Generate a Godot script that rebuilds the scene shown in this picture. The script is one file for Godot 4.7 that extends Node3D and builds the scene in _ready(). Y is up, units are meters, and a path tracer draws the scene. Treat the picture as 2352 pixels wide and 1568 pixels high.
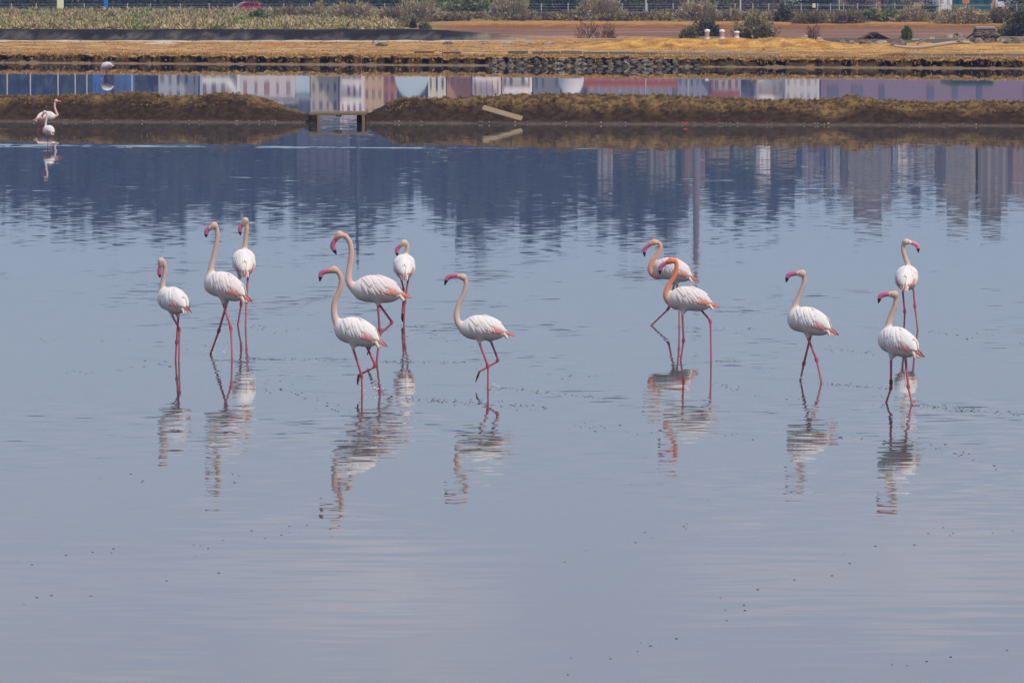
extends Node3D
# A salt pan with wading flamingos. Units are metres, the camera looks along -Z.
const H := 4.3          # camera height above the water
const F := 11485.0      # focal length in units of the sketch grid (2352 wide, 1568 high)
const HORIZON := -45.0
var pitch := atan((784.0 - HORIZON) / F)
var taken := {}
var rng := RandomNumberGenerator.new()
var noise_a := FastNoiseLite.new()
var noise_b := FastNoiseLite.new()
var noise_c := FastNoiseLite.new()
var M := {}

# ---------------------------------------------------------------- helpers
func ray(x: float, y: float) -> Vector3:
	var f := Vector3(0, -sin(pitch), -cos(pitch))
	var u := Vector3(0, cos(pitch), -sin(pitch))
	return f * F + Vector3(1, 0, 0) * (x - 1176.0) - u * (y - 784.0)

func at(x: float, y: float, h := 0.0) -> Vector3:
	var d := ray(x, y)
	return Vector3(0, H, 0) + d * ((h - H) / d.y)

func at_d(x: float, y: float, dist: float) -> Vector3:
	var d := ray(x, y)
	return Vector3(0, H, 0) + d * (dist / -d.z)

func numbered(called: String) -> String:
	if not taken.has(called):
		taken[called] = 0
		return called
	taken[called] += 1
	return "%s_%03d" % [called, taken[called]]

func tag(o: Node3D, label: String, category: String, group := "") -> Node3D:
	o.set_meta("label", label)
	o.set_meta("category", category)
	if group:
		o.set_meta("group", group)
	return o

func thing(called: String, label: String, category: String, where := Vector3.ZERO, turn := 0.0, group := "") -> Node3D:
	var o := Node3D.new()
	o.name = numbered(called)
	add_child(o)
	o.position = where
	o.rotation.y = turn
	return tag(o, label, category, group)

func obj(called: String, mesh: Mesh, mat: Material, parent: Node = null) -> MeshInstance3D:
	var o := MeshInstance3D.new()
	o.mesh = mesh
	o.material_override = mat
	if parent == null:
		o.name = numbered(called)
		add_child(o)
	else:
		o.name = called
		parent.add_child(o, true)
	return o

func struct(called: String, mesh: Mesh, mat: Material) -> MeshInstance3D:
	var o := obj(called, mesh, mat)
	o.set_meta("kind", "structure")
	return o

func stuff(called: String, mesh: Mesh, mat: Material, places: Array, colors: Array, label: String, category: String, parent: Node = null) -> MultiMeshInstance3D:
	var mm := MultiMesh.new()
	mm.transform_format = MultiMesh.TRANSFORM_3D
	mm.use_colors = colors.size() > 0
	mm.mesh = mesh
	mm.instance_count = places.size()
	for i in places.size():
		mm.set_instance_transform(i, places[i])
		if colors.size():
			mm.set_instance_color(i, colors[i])
	var o := MultiMeshInstance3D.new()
	o.multimesh = mm
	o.material_override = mat
	o.set_meta("kind", "stuff")
	if parent == null:
		o.name = numbered(called)
		add_child(o)
		tag(o, label, category)
	else:
		o.name = called
		parent.add_child(o, true)
	return o

class Geo:
	var v := PackedVector3Array()
	var n := PackedVector3Array()
	var c := PackedColorArray()
	var ix := PackedInt32Array()
	func vert(p: Vector3, nn: Vector3, col: Color) -> int:
		v.push_back(p)
		n.push_back(nn)
		c.push_back(col)
		return v.size() - 1
	func tri_i(a: int, b: int, d: int) -> void:
		# front faces run clockwise: make the winding agree with the normals
		var g := (v[d] - v[a]).cross(v[b] - v[a])
		ix.push_back(a)
		if g.dot(n[a] + n[b] + n[d]) >= 0.0:
			ix.push_back(b)
			ix.push_back(d)
		else:
			ix.push_back(d)
			ix.push_back(b)
	func quad_i(a: int, b: int, d: int, e: int) -> void:
		tri_i(a, b, d)
		tri_i(a, d, e)
	func face(pts: Array, hint: Vector3, col: Color) -> void:
		var g: Vector3 = (pts[1] - pts[0]).cross(pts[2] - pts[0]).normalized()
		if g.dot(hint) < 0.0:
			g = -g
		var k := []
		for p in pts:
			k.append(vert(p, g, col))
		for i in range(1, k.size() - 1):
			tri_i(k[0], k[i], k[i + 1])
	func leaf(p: Vector3, a: Vector3, b: Vector3, col: Color, up := 0.6) -> void:
		# a leaf or leaf clump: one diamond, its normal bent upwards as in a crown
		var nn := a.cross(b).normalized()
		if nn.y < 0.0:
			nn = -nn
		var k0 := vert(p - a, nn, col)
		var k1 := vert(p - b, nn, col)
		var k2 := vert(p + a, nn, col)
		var k3 := vert(p + b, nn, col)
		quad_i(k0, k1, k2, k3)
	func box(t: Transform3D, s: Vector3, col: Color, bev := 0.0) -> void:
		# a box with chamfered edges
		var h := s * 0.5
		var b: float = min(bev, min(h.x, min(h.y, h.z)) * 0.6)
		for axis in 3:
			for sg in [-1.0, 1.0]:
				var nn := Vector3.ZERO
				nn[axis] = sg
				var i := (axis + 1) % 3
				var j := (axis + 2) % 3
				var pts := []
				for q in [[-1, -1], [1, -1], [1, 1], [-1, 1]]:
					var p := Vector3.ZERO
					p[axis] = sg * h[axis]
					p[i] = q[0] * (h[i] - b)
					p[j] = q[1] * (h[j] - b)
					pts.append(t * p)
				face(pts, t.basis * nn, col)
		if b <= 0.0:
			return
		for axis in 3:
			var i := (axis + 1) % 3
			var j := (axis + 2) % 3
			for si in [-1.0, 1.0]:
				for sj in [-1.0, 1.0]:
					var nn := Vector3.ZERO
					nn[i] = si
					nn[j] = sj
					var pts := []
					for e in [-1.0, 1.0]:
						for w in [0, 1]:
							var p := Vector3.ZERO
							p[axis] = e * (h[axis] - b)
							p[i] = si * (h[i] - (b if w == 0 else 0.0))
							p[j] = sj * (h[j] - (0.0 if w == 0 else b))
							pts.append(t * p)
					face([pts[0], pts[1], pts[3], pts[2]], t.basis * nn, col)
	func tube(pts: Array, rad: Array, cols: Array, sides := 8, flat := 1.0, across := Vector3.ZERO, caps := true) -> void:
		# a swept tube; flat squeezes it along «across»
		var rings := []
		var side := Vector3.ZERO
		for i in pts.size():
			var t: Vector3 = (pts[min(i + 1, pts.size() - 1)] - pts[max(i - 1, 0)]).normalized()
			if side == Vector3.ZERO:
				side = across if across != Vector3.ZERO else (Vector3(0, 0, 1) if absf(t.z) < 0.9 else Vector3(1, 0, 0))
			side = (side - t * side.dot(t)).normalized()
			var up := t.cross(side)
			var ring := []
			for k in sides:
				var a := TAU * k / sides
				var off: Vector3 = side * cos(a) * flat + up * sin(a)
				var nn: Vector3 = (side * cos(a) / flat + up * sin(a)).normalized()
				ring.append(vert(pts[i] + off * rad[i], nn, cols[i] if cols.size() > 1 else cols[0]))
			rings.append(ring)
		for i in pts.size() - 1:
			for k in sides:
				var m := (k + 1) % sides
				quad_i(rings[i][k], rings[i + 1][k], rings[i + 1][m], rings[i][m])
		if caps:
			for e in [0, pts.size() - 1]:
				var t: Vector3 = (pts[1] - pts[0]).normalized() * -1.0 if e == 0 else (pts[e] - pts[e - 1]).normalized()
				var q := []
				for k in sides:
					q.append(v[rings[e][k]])
				face(q, t, cols[e] if cols.size() > 1 else cols[0])
	func ball(p: Vector3, r: Vector3, col: Color, seg := 10, rows := 6, basis := Basis()) -> void:
		var g := []
		for i in rows + 1:
			var th := PI * i / rows
			var row := []
			for k in seg + 1:
				var a := TAU * k / seg
				var d := Vector3(sin(th) * cos(a), cos(th), sin(th) * sin(a))
				row.append(vert(p + basis * (d * r), (basis * (d / r)).normalized(), col))
			g.append(row)
		for i in rows:
			for k in seg:
				quad_i(g[i][k], g[i + 1][k], g[i + 1][k + 1], g[i][k + 1])
	func mesh() -> ArrayMesh:
		var arr := []
		arr.resize(Mesh.ARRAY_MAX)
		arr[Mesh.ARRAY_VERTEX] = v
		arr[Mesh.ARRAY_NORMAL] = n
		arr[Mesh.ARRAY_COLOR] = c
		arr[Mesh.ARRAY_INDEX] = ix
		var m := ArrayMesh.new()
		m.add_surface_from_arrays(Mesh.PRIMITIVE_TRIANGLES, arr)
		return m

# a sheet from a grid of points with smooth normals; up is the side that counts as front
func sheet(g: Array, cols: Array, up := Vector3.UP) -> ArrayMesh:
	var geo := Geo.new()
	var nr := g.size()
	var nc: int = g[0].size()
	for i in nr:
		for j in nc:
			var dx: Vector3 = g[i][min(j + 1, nc - 1)] - g[i][max(j - 1, 0)]
			var dz: Vector3 = g[min(i + 1, nr - 1)][j] - g[max(i - 1, 0)][j]
			var nn := dx.cross(dz).normalized()
			if nn.dot(up) < 0.0:
				nn = -nn
			geo.vert(g[i][j], nn, cols[i][j])
	for i in nr - 1:
		for j in nc - 1:
			geo.quad_i(i * nc + j, i * nc + j + 1, (i + 1) * nc + j + 1, (i + 1) * nc + j)
	return geo.mesh()

func lin(r: float, g: float, b: float) -> Color:
	return Color(r, g, b)

func mix3(a: Color, b: Color, t: float) -> Color:
	return a.lerp(b, clampf(t, 0.0, 1.0))

func vmat(rough := 0.85, spec := 0.3) -> StandardMaterial3D:
	var m := StandardMaterial3D.new()
	m.vertex_color_use_as_albedo = true
	m.roughness = rough
	m.metallic_specular = spec
	return m

func cmat(c: Color, rough := 0.8, spec := 0.4) -> StandardMaterial3D:
	var m := StandardMaterial3D.new()
	m.albedo_color = c.linear_to_srgb()
	m.roughness = rough
	m.metallic_specular = spec
	return m

func noise_tex(seed_: int, freq: float, lo: Color, hi: Color, octaves := 5, size := 512) -> NoiseTexture2D:
	var n := FastNoiseLite.new()
	n.seed = seed_
	n.noise_type = FastNoiseLite.TYPE_SIMPLEX_SMOOTH
	n.frequency = freq
	n.fractal_octaves = octaves
	var t := NoiseTexture2D.new()
	t.width = size
	t.height = size
	t.seamless = true
	t.noise = n
	var gr := Gradient.new()
	gr.set_color(0, lo)
	gr.set_color(1, hi)
	t.color_ramp = gr
	return t

func earthy(m: StandardMaterial3D, scale_: float, relief: float, seed_: int) -> StandardMaterial3D:
	m.albedo_texture = noise_tex(seed_, 0.02, Color(0.62, 0.6, 0.58), Color(1, 1, 1), 6)
	m.uv1_triplanar = true
	m.uv1_world_triplanar = true
	m.uv1_scale = Vector3.ONE * scale_
	m.heightmap_enabled = true
	m.heightmap_texture = noise_tex(seed_ + 7, 0.03, Color.BLACK, Color.WHITE, 5)
	m.heightmap_scale = relief
	return m

func nth(i: int) -> String:
	var words := ["first", "second", "third", "fourth", "fifth", "sixth", "seventh", "eighth", "ninth", "tenth", "eleventh", "twelfth"]
	if i <= 12:
		return words[i - 1]
	return "%d%s" % [i, "st" if i % 10 == 1 and i != 11 else ("nd" if i % 10 == 2 else ("rd" if i % 10 == 3 else "th"))]

# ---------------------------------------------------------------- camera, sky, sun
func make_view() -> void:
	var cam := Camera3D.new()
	cam.name = "camera"
	cam.fov = rad_to_deg(2.0 * atan(784.0 / F))
	cam.near = 1.0
	cam.far = 12000.0
	cam.position = Vector3(0, H, 0)
	cam.rotation.x = -pitch
	add_child(cam)
	cam.current = true

	var w := 1024
	var h := 512
	var im := Image.create(w, h, false, Image.FORMAT_RGBF)
	var cn := FastNoiseLite.new()
	cn.seed = 11
	cn.noise_type = FastNoiseLite.TYPE_SIMPLEX_SMOOTH
	cn.frequency = 1.0
	cn.fractal_octaves = 5
	for j in h:
		var el := 90.0 - (j + 0.5) / h * 180.0
		for i in w:
			var az := ((i + 0.5) / w - 0.5) * 360.0
			var e := maxf(el, 0.0)
			var c := Color(0.445, 0.545, 0.615).lerp(Color(0.635, 0.695, 0.84), smoothstep(1.0, 9.5, e))
			c = c.lerp(Color(0.26, 0.43, 0.78), smoothstep(8.0, 75.0, e))
			# thin streaky cloud, everywhere round the sky
			var a := deg_to_rad(az)
			var k := 0.09 * (e + 2.0)
			var q := cn.get_noise_3d(cos(a) * 11.0, sin(a) * 11.0, k * 9.0) * 0.5 + 0.5
			var cov := smoothstep(0.44, 0.74, q) * smoothstep(5.2, 8.0, e) * (1.0 - 0.5 * smoothstep(30.0, 80.0, e))
			c = c.lerp(Color(0.97, 0.87, 0.89), cov * 0.85)
			if el < 0.0:
				c = Color(0.30, 0.31, 0.30)
			im.set_pixel(i, j, c)
	var pm := PanoramaSkyMaterial.new()
	pm.panorama = ImageTexture.create_from_image(im)
	var sky := Sky.new()
	sky.sky_material = pm
	var env := Environment.new()
	env.background_mode = Environment.BG_SKY
	env.sky = sky
	env.ambient_light_source = Environment.AMBIENT_SOURCE_SKY
	env.tonemap_mode = Environment.TONE_MAPPER_LINEAR
	env.tonemap_exposure = 1.0
	env.sdfgi_enabled = true
	env.ssao_enabled = true
	env.ssil_enabled = true
	env.fog_enabled = true
	env.fog_density = 0.0002
	env.fog_light_color = Color(0.58, 0.70, 1.0)
	var we := WorldEnvironment.new()
	we.name = "world_environment"
	we.environment = env
	add_child(we)

	var sun := DirectionalLight3D.new()
	sun.name = "sun"
	sun.light_energy = 1.08
	sun.light_color = Color(1.0, 0.935, 0.83)
	sun.light_angular_distance = 0.5
	sun.shadow_enabled = true
	add_child(sun)
	sun.look_at_from_position(Vector3(0.58, 1.02, 0.52) * 100.0, Vector3.ZERO)

# ---------------------------------------------------------------- water
func slope(x: float, d: float) -> Vector2:
	# slope of the ripples of the near pond at x, distance d
	var calm := 1.0 - smoothstep(37.0, 45.0, d)
	var far := smoothstep(66.0, 84.0, d)
	var busy := 1.0 - calm - far
	var g := noise_c.get_noise_2d(x * 0.30 + 50.0, d * 0.16)
	var s := Vector2.ZERO
	if calm > 0.0:
		var k := 0.0085 * calm * clampf(0.7 + 1.2 * g, 0.15, 1.5)
		s.y += k * noise_a.get_noise_2d(x * 0.55, d * 2.6) + 0.0045 * calm * noise_b.get_noise_2d(x * 1.1, d * 4.6)
		s.x += 0.5 * k * noise_b.get_noise_2d(x * 1.5 + 31.0, d * 2.0)
	if busy > 0.0:
		var k := busy * 0.021 * clampf(lerpf(0.30, 0.85, 1.0 - smoothstep(47.0, 53.0, d)) + 1.1 * g + 0.7 * wake(x, d), 0.16, 1.4)
		s.y += k * (noise_a.get_noise_2d(x * 1.3 + 9.0, d * 4.0) + 0.8 * noise_b.get_noise_2d(x * 2.2, d * 7.4))
		# now and then a steeper crest that shows the dark skyline
		var st := noise_b.get_noise_2d(x * 1.15 + 300.0, d * 5.2)
		s.y += busy * 0.022 * maxf(0.0, st - 0.66) * smoothstep(0.0, 0.4, g + wake(x, d))
		s.x += 0.6 * k * noise_b.get_noise_2d(x * 2.6 + 77.0, d * 3.6 + 40.0)
	if far > 0.0:
		var k := far * 0.0020 * clampf(0.8 + 0.8 * g, 0.3, 1.6)
		s.y += k * (noise_a.get_noise_2d(x * 0.8 + 19.0, d * 1.5) + 2.2 * noise_b.get_noise_2d(x * 2.4, d * 3.1))
		s.x += k * noise_b.get_noise_2d(x * 1.1 + 7.0, d * 1.0 + 400.0)
		# pale streaks where a breath of wind touches the water
		var p := smoothstep(0.12, 0.5, noise_c.get_noise_2d(x * 0.10 + 7.0, d * 0.55 - 31.0))
		p *= smoothstep(96.0, 108.0, d) * (1.0 - smoothstep(128.0, 132.0, d))
		s.y -= p * 0.006 * maxf(0.0, 0.1 + noise_b.get_noise_2d(x * 0.7, d * 2.0))
		# a long pale line of ripples along the bank, left of the sluice
		var u := x + 0.0
		var c := 130.6 - (u + 13.0) * 0.17 + 0.5 * noise_c.get_noise_2d(x * 0.3, 3.0)
		var wdt := 1.75 * clampf(1.15 - (u + 13.0) / 15.0, 0.0, 1.0)
		if wdt > 0.05:
			var b := exp(-pow((d - c) / wdt, 2.0))
			s.y -= b * 0.0115 * (0.75 + 0.9 * noise_a.get_noise_2d(x * 0.35, d * 1.6))
		var b2 := exp(-pow((d - 145.3) / 0.7, 2.0)) * smoothstep(-12.6, -13.1, u)
		s.y -= b2 * 0.014
	return s

# ripples that spread round the wading birds and trail off to the right
var waders := []
func wake(x: float, d: float) -> float:
	var w := 0.0
	for p in waders:
		var u: float = (x - p.x - 0.5) / (1.7 if x > p.x + 0.5 else 0.8)
		var v: float = (d - p.y + 0.3) / 1.3
		var q := u * u + v * v
		if q < 5.0:
			w += 0.6 * exp(-q)
	return minf(w, 0.9)

func make_water() -> void:
	var m := StandardMaterial3D.new()
	m.resource_name = "pond_water"
	m.albedo_color = Color(0.055, 0.065, 0.075).linear_to_srgb()
	m.roughness = 0.022
	m.metallic_specular = 0.36
	M.water = m
	for q in [[405, 828], [505, 820], [555, 746], [865, 830], [838, 908], [927, 748], [1120, 890], [1530, 752], [1600, 830], [1865, 878], [2065, 928], [2092, 755]]:
		var w := at(q[0], q[1], 0.0)
		waders.append(Vector2(w.x, -w.z))
	var ds := []
	var d := 8.0
	while d < 29.0:
		ds.append(d)
		d += 3.0
	d = 29.0
	while d < 156.0:
		ds.append(d)
		d += 0.06 if d < 46.0 else (0.05 if d < 72.0 else 0.05 + (d - 72.0) * 0.0045)
	ds.append(156.0)
	var ts := [-8.0, -3.0]
	for i in 221:
		ts.append(-1.0 + i / 110.0)
	ts.append_array([3.0, 8.0])
	var nc := ts.size()
	var geo := Geo.new()
	geo.v.resize(ds.size() * nc)
	geo.n.resize(ds.size() * nc)
	geo.c.resize(ds.size() * nc)
	var k := 0
	for dd in ds:
		var hw: float = 2.0 + 0.108 * dd
		for t in ts:
			var x: float = t * hw
			var s := slope(x, dd)
			geo.v[k] = Vector3(x, 0, -dd)
			geo.n[k] = Vector3(-s.x, 1.0, -s.y).normalized()
			geo.c[k] = Color.WHITE
			k += 1
	var idx := PackedInt32Array()
	idx.resize((ds.size() - 1) * (nc - 1) * 6)
	k = 0
	for i in ds.size() - 1:
		for j in nc - 1:
			var a := i * nc + j
			idx[k] = a
			idx[k + 1] = a + nc
			idx[k + 2] = a + nc + 1
			idx[k + 3] = a
			idx[k + 4] = a + nc + 1
			idx[k + 5] = a + 1
			k += 6
	geo.ix = idx
	struct("water", geo.mesh(), m)
	# the pond behind the bank lies still
	var g := Geo.new()
	var b := []
	for dd in [156.0, 175.0, 190.0, 205.0, 220.0, 235.0, 250.0, 275.0]:
		var row := []
		for x in [-120.0, -40.0, -26.0, -13.0, 0.0, 13.0, 26.0, 40.0, 120.0]:
			row.append(Vector3(x, 0, -dd))
		b.append(row)
	for row in b:
		for p in row:
			g.vert(p, Vector3.UP, Color.WHITE)
	for i in b.size() - 1:
		for j in 8:
			g.quad_i(i * 9 + j, i * 9 + j + 1, i * 9 + j + 10, i * 9 + j + 9)
	var m2: StandardMaterial3D = m.duplicate()
	m2.roughness = 0.017
	struct("pond_water", g.mesh(), m2)
	# the reddish brine pool farther off
	var e := []
	var ec := []
	for i in 96:
		var row := []
		var cr := []
		var dd := 345.0 + i
		for j in 61:
			var x := -8.0 + 98.0 * pow(j / 60.0, 1.3)
			row.append(Vector3(x, 0.22, -dd))
			cr.append(mix3(Color(0.15, 0.08, 0.055), Color(0.29, 0.18, 0.135), 0.35 + 1.3 * noise_b.get_noise_2d(x * 0.06, dd * 0.33) + 0.6 * noise_a.get_noise_2d(x * 0.12, dd * 0.8)))
		e.append(row)
		ec.append(cr)
	var m3 := vmat(0.6, 0.03)
	struct("brine_water", sheet(e, ec), m3)

# ---------------------------------------------------------------- land
func far_shore(x: float) -> float:
	return 253.3 - 0.34 * x + 0.35 * noise_c.get_noise_2d(x * 0.4, 90.0)

func near_shore(x: float) -> float:
	return 150.3 - 0.155 * x + 0.12 * noise_c.get_noise_2d(x * 0.9, 10.0)

func brine(x: float, d: float) -> float:
	var edge := -4.5 + (d - 350.0) * -0.03 + 1.5 * noise_c.get_noise_2d(d * 0.1, 5.0)
	return smoothstep(edge - 1.0, edge + 2.0, x) * smoothstep(346.0, 356.0, d) * (1.0 - smoothstep(423.0, 428.0, d))

func land(x: float, d: float) -> float:
	var h := 0.44 + 0.05 * noise_c.get_noise_2d(x * 0.25, d * 0.25) + 0.035 * noise_a.get_noise_2d(x * 0.5, d * 0.4)
	# ochre spoil ridge on the right
	var oc := smoothstep(2.5, 7.0, x) * (1.0 - 0.62 * smoothstep(17.0, 19.5, x))
	var r := d - 288.5 - 1.3 * noise_c.get_noise_2d(x * 0.3, 77.0)
	h += oc * (0.50 + 0.14 * noise_c.get_noise_2d(x * 0.6, 41.0)) * smoothstep(-4.0, 0.0, r) * (1.0 - smoothstep(2.0, 30.0, r))
	# dark mud berm on the left
	var be := 1.0 - smoothstep(-6.5, 4.0, x)
	var q := d - 324.5 - 0.8 * noise_c.get_noise_2d(x * 0.5, 15.0)
	h += be * 0.66 * smoothstep(0.0, 3.0, q) * (1.0 - smoothstep(4.0, 30.0, q))
	var low := brine(x, d)
	h = lerpf(h, 0.05, low)
	# shore beyond the brine
	h += 0.18 * smoothstep(428.0, 447.0, d) * smoothstep(-9.0, -4.0, x) * (1.0 - smoothstep(470.0, 520.0, d))
	return h

func land_color(x: float, d: float) -> Color:
	var n1 := noise_c.get_noise_2d(x * 0.7, d * 0.25)
	var n2 := noise_a.get_noise_2d(x * 0.35, d * 0.12 + 60.0)
	var e := d - far_shore(x)
	var c := mix3(lin(0.62, 0.42, 0.21), lin(0.40, 0.26, 0.14), 0.5 + 1.9 * n1)
	c = mix3(c, lin(0.62, 0.38, 0.15), 1.0 - smoothstep(1.0, 6.0, e + 3.0 * n1))
	c = mix3(c, lin(0.36, 0.24, 0.17), smoothstep(0.05, 0.3, n2) * 0.7)
	var bands := noise_a.get_noise_2d(x * 0.10, d * 0.55 + 11.0) + 0.5 * noise_b.get_noise_2d(x * 0.35, d * 1.3)
	var right := smoothstep(0.0, 8.0, x)
	c = mix3(c, lin(0.60, 0.41, 0.19), right * smoothstep(20.0, 30.0, e) * 0.9)
	# rust coloured fringe before the berm
	c = mix3(c, lin(0.48, 0.20, 0.06), (1.0 - right) * smoothstep(296.0, 306.0, d + 6.0 * n1) * 0.75 * smoothstep(-0.25, 0.25, n2 + 0.1))
	# ochre ridge
	c = mix3(c, mix3(lin(0.72, 0.46, 0.16), lin(0.44, 0.25, 0.09), 0.4 + 1.6 * noise_b.get_noise_2d(x * 0.9, d * 0.5) + n1), smoothstep(2.5, 6.0, x) * smoothstep(283.0, 285.0, d + 1.5 * n1) * (1.0 - smoothstep(17.0, 20.0, x) * 0.45))
	# grey rubbly soil behind the ridge
	c = mix3(c, lin(0.24, 0.19, 0.16), smoothstep(296.0, 300.0, d) * smoothstep(3.0, 8.0, x))
	var lft := 1.0 - smoothstep(-5.0, 3.5, x)
	if d < 325.0:
		c = mix3(c, c * 0.55, smoothstep(0.10, 0.42, bands) * 0.8)
		c = mix3(c, lin(0.70, 0.56, 0.38), smoothstep(0.15, 0.5, -bands) * 0.5 * (1.0 - 0.7 * right))
	# salt rime at the foot of the berm
	c = mix3(c, lin(0.62, 0.64, 0.65), lft * smoothstep(316.0, 318.0, d + 2.5 * n1) * 0.95)
	var patch := smoothstep(-22.6, -22.2, x) * (1.0 - smoothstep(-20.9, -20.4, x + n1))
	c = mix3(c, lin(0.66, 0.67, 0.69), patch * smoothstep(303.0, 306.0, d + 6.0 * n1) * 0.9)
	c = mix3(c, mix3(lin(0.05, 0.052, 0.064), lin(0.115, 0.115, 0.13), 0.5 + 2.0 * noise_b.get_noise_2d(x * 1.6, d * 1.5)), lft * smoothstep(322.5, 324.0, d + 1.2 * n1))
	c = mix3(c, lin(0.022, 0.022, 0.03), lft * smoothstep(325.6, 326.4, d + 2.0 * n2) * 0.9)
	c = mix3(c, lin(0.15, 0.095, 0.085), lft * smoothstep(328.0, 330.0, d))
	# scrubland ground
	var sc := mix3(lin(0.30, 0.25, 0.14), lin(0.45, 0.31, 0.16), smoothstep(0.0, 0.4, n2))
	c = mix3(c, sc, lft * smoothstep(340.0, 348.0, d + 4.0 * n1))
	# a slick grey flat between berm and brine
	var slick := smoothstep(-10.5, -8.5, x) * (1.0 - smoothstep(-3.0, 1.5, x + (d - 345.0) * 0.10)) * smoothstep(334.0, 337.0, d) * (1.0 - smoothstep(382.0, 396.0, d))
	c = mix3(c, lin(0.21, 0.22, 0.22), slick)
	c = mix3(c, lin(0.40, 0.32, 0.28), smoothstep(-2.0, 1.0, x) * (1.0 - smoothstep(8.0, 12.0, x)) * smoothstep(331.0, 335.0, d) * (1.0 - smoothstep(346.0, 350.0, d)))
	c = mix3(c, lin(0.26, 0.115, 0.08), brine(x, d))
	var o := smoothstep(-9.0, -3.5, x) * smoothstep(418.0, 424.0, d) * (1.0 - smoothstep(446.0, 452.0, d + 5.0 * n1))
	c = mix3(c, mix3(lin(0.27, 0.14, 0.065), lin(0.54, 0.31, 0.115), smoothstep(427.0, 443.0, d + 9.0 * n1 + 5.0 * noise_b.get_noise_2d(x * 0.5, d * 0.2))), o)
	c = mix3(c, mix3(sc, lin(0.66, 0.40, 0.16), smoothstep(0.22, 0.4, n2)), smoothstep(450.0, 458.0, d + 5.0 * n1) * smoothstep(-9.0, -5.0, x))
	return Color(c.r * 1.22, c.g * 1.10, c.b * 0.86)

func make_land() -> void:
	var ds := []
	var d := 240.0
	while d < 348.0:
		ds.append(d)
		d += 0.7
	while d < 460.0:
		ds.append(d)
		d += 2.2
	while d < 1000.0:
		ds.append(d)
		d += 14.0
	ds.append_array([1300.0, 2000.0, 4000.0, 7500.0])
	var ts := [-10.0, -4.0, -2.0]
	for i in 261:
		ts.append(-1.0 + i / 130.0)
	ts.append_array([2.0, 4.0, 10.0])
	var g := []
	var cols := []
	for dd in ds:
		var row := []
		var cr := []
		for t in ts:
			var x: float = t * (6.0 + 0.112 * dd)
			var e: float = max(dd, far_shore(x) + 1.4)
			row.append(Vector3(x, land(x, e), -e))
			cr.append(land_color(x, e))
		g.append(row)
		cols.append(cr)
	var m := earthy(vmat(0.95, 0.15), 0.35, 3.0, 21)
	struct("ground", sheet(g, cols), m)
	# bed that carries the ponds, and the land round the camera
	var bed := Geo.new()
	bed.face([Vector3(-600, -0.5, 60), Vector3(600, -0.5, 60), Vector3(600, -0.5, -300), Vector3(-600, -0.5, -300)], Vector3.UP, lin(0.10, 0.08, 0.06))
	struct("pond_bed", bed.mesh(), vmat())
	var sh := Geo.new()
	sh.box(Transform3D(Basis(), Vector3(0, 0.6, 32)), Vector3(200, 2.0, 50), lin(0.25, 0.2, 0.14), 0.2)
	struct("shore_ground", sh.mesh(), vmat())

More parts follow.
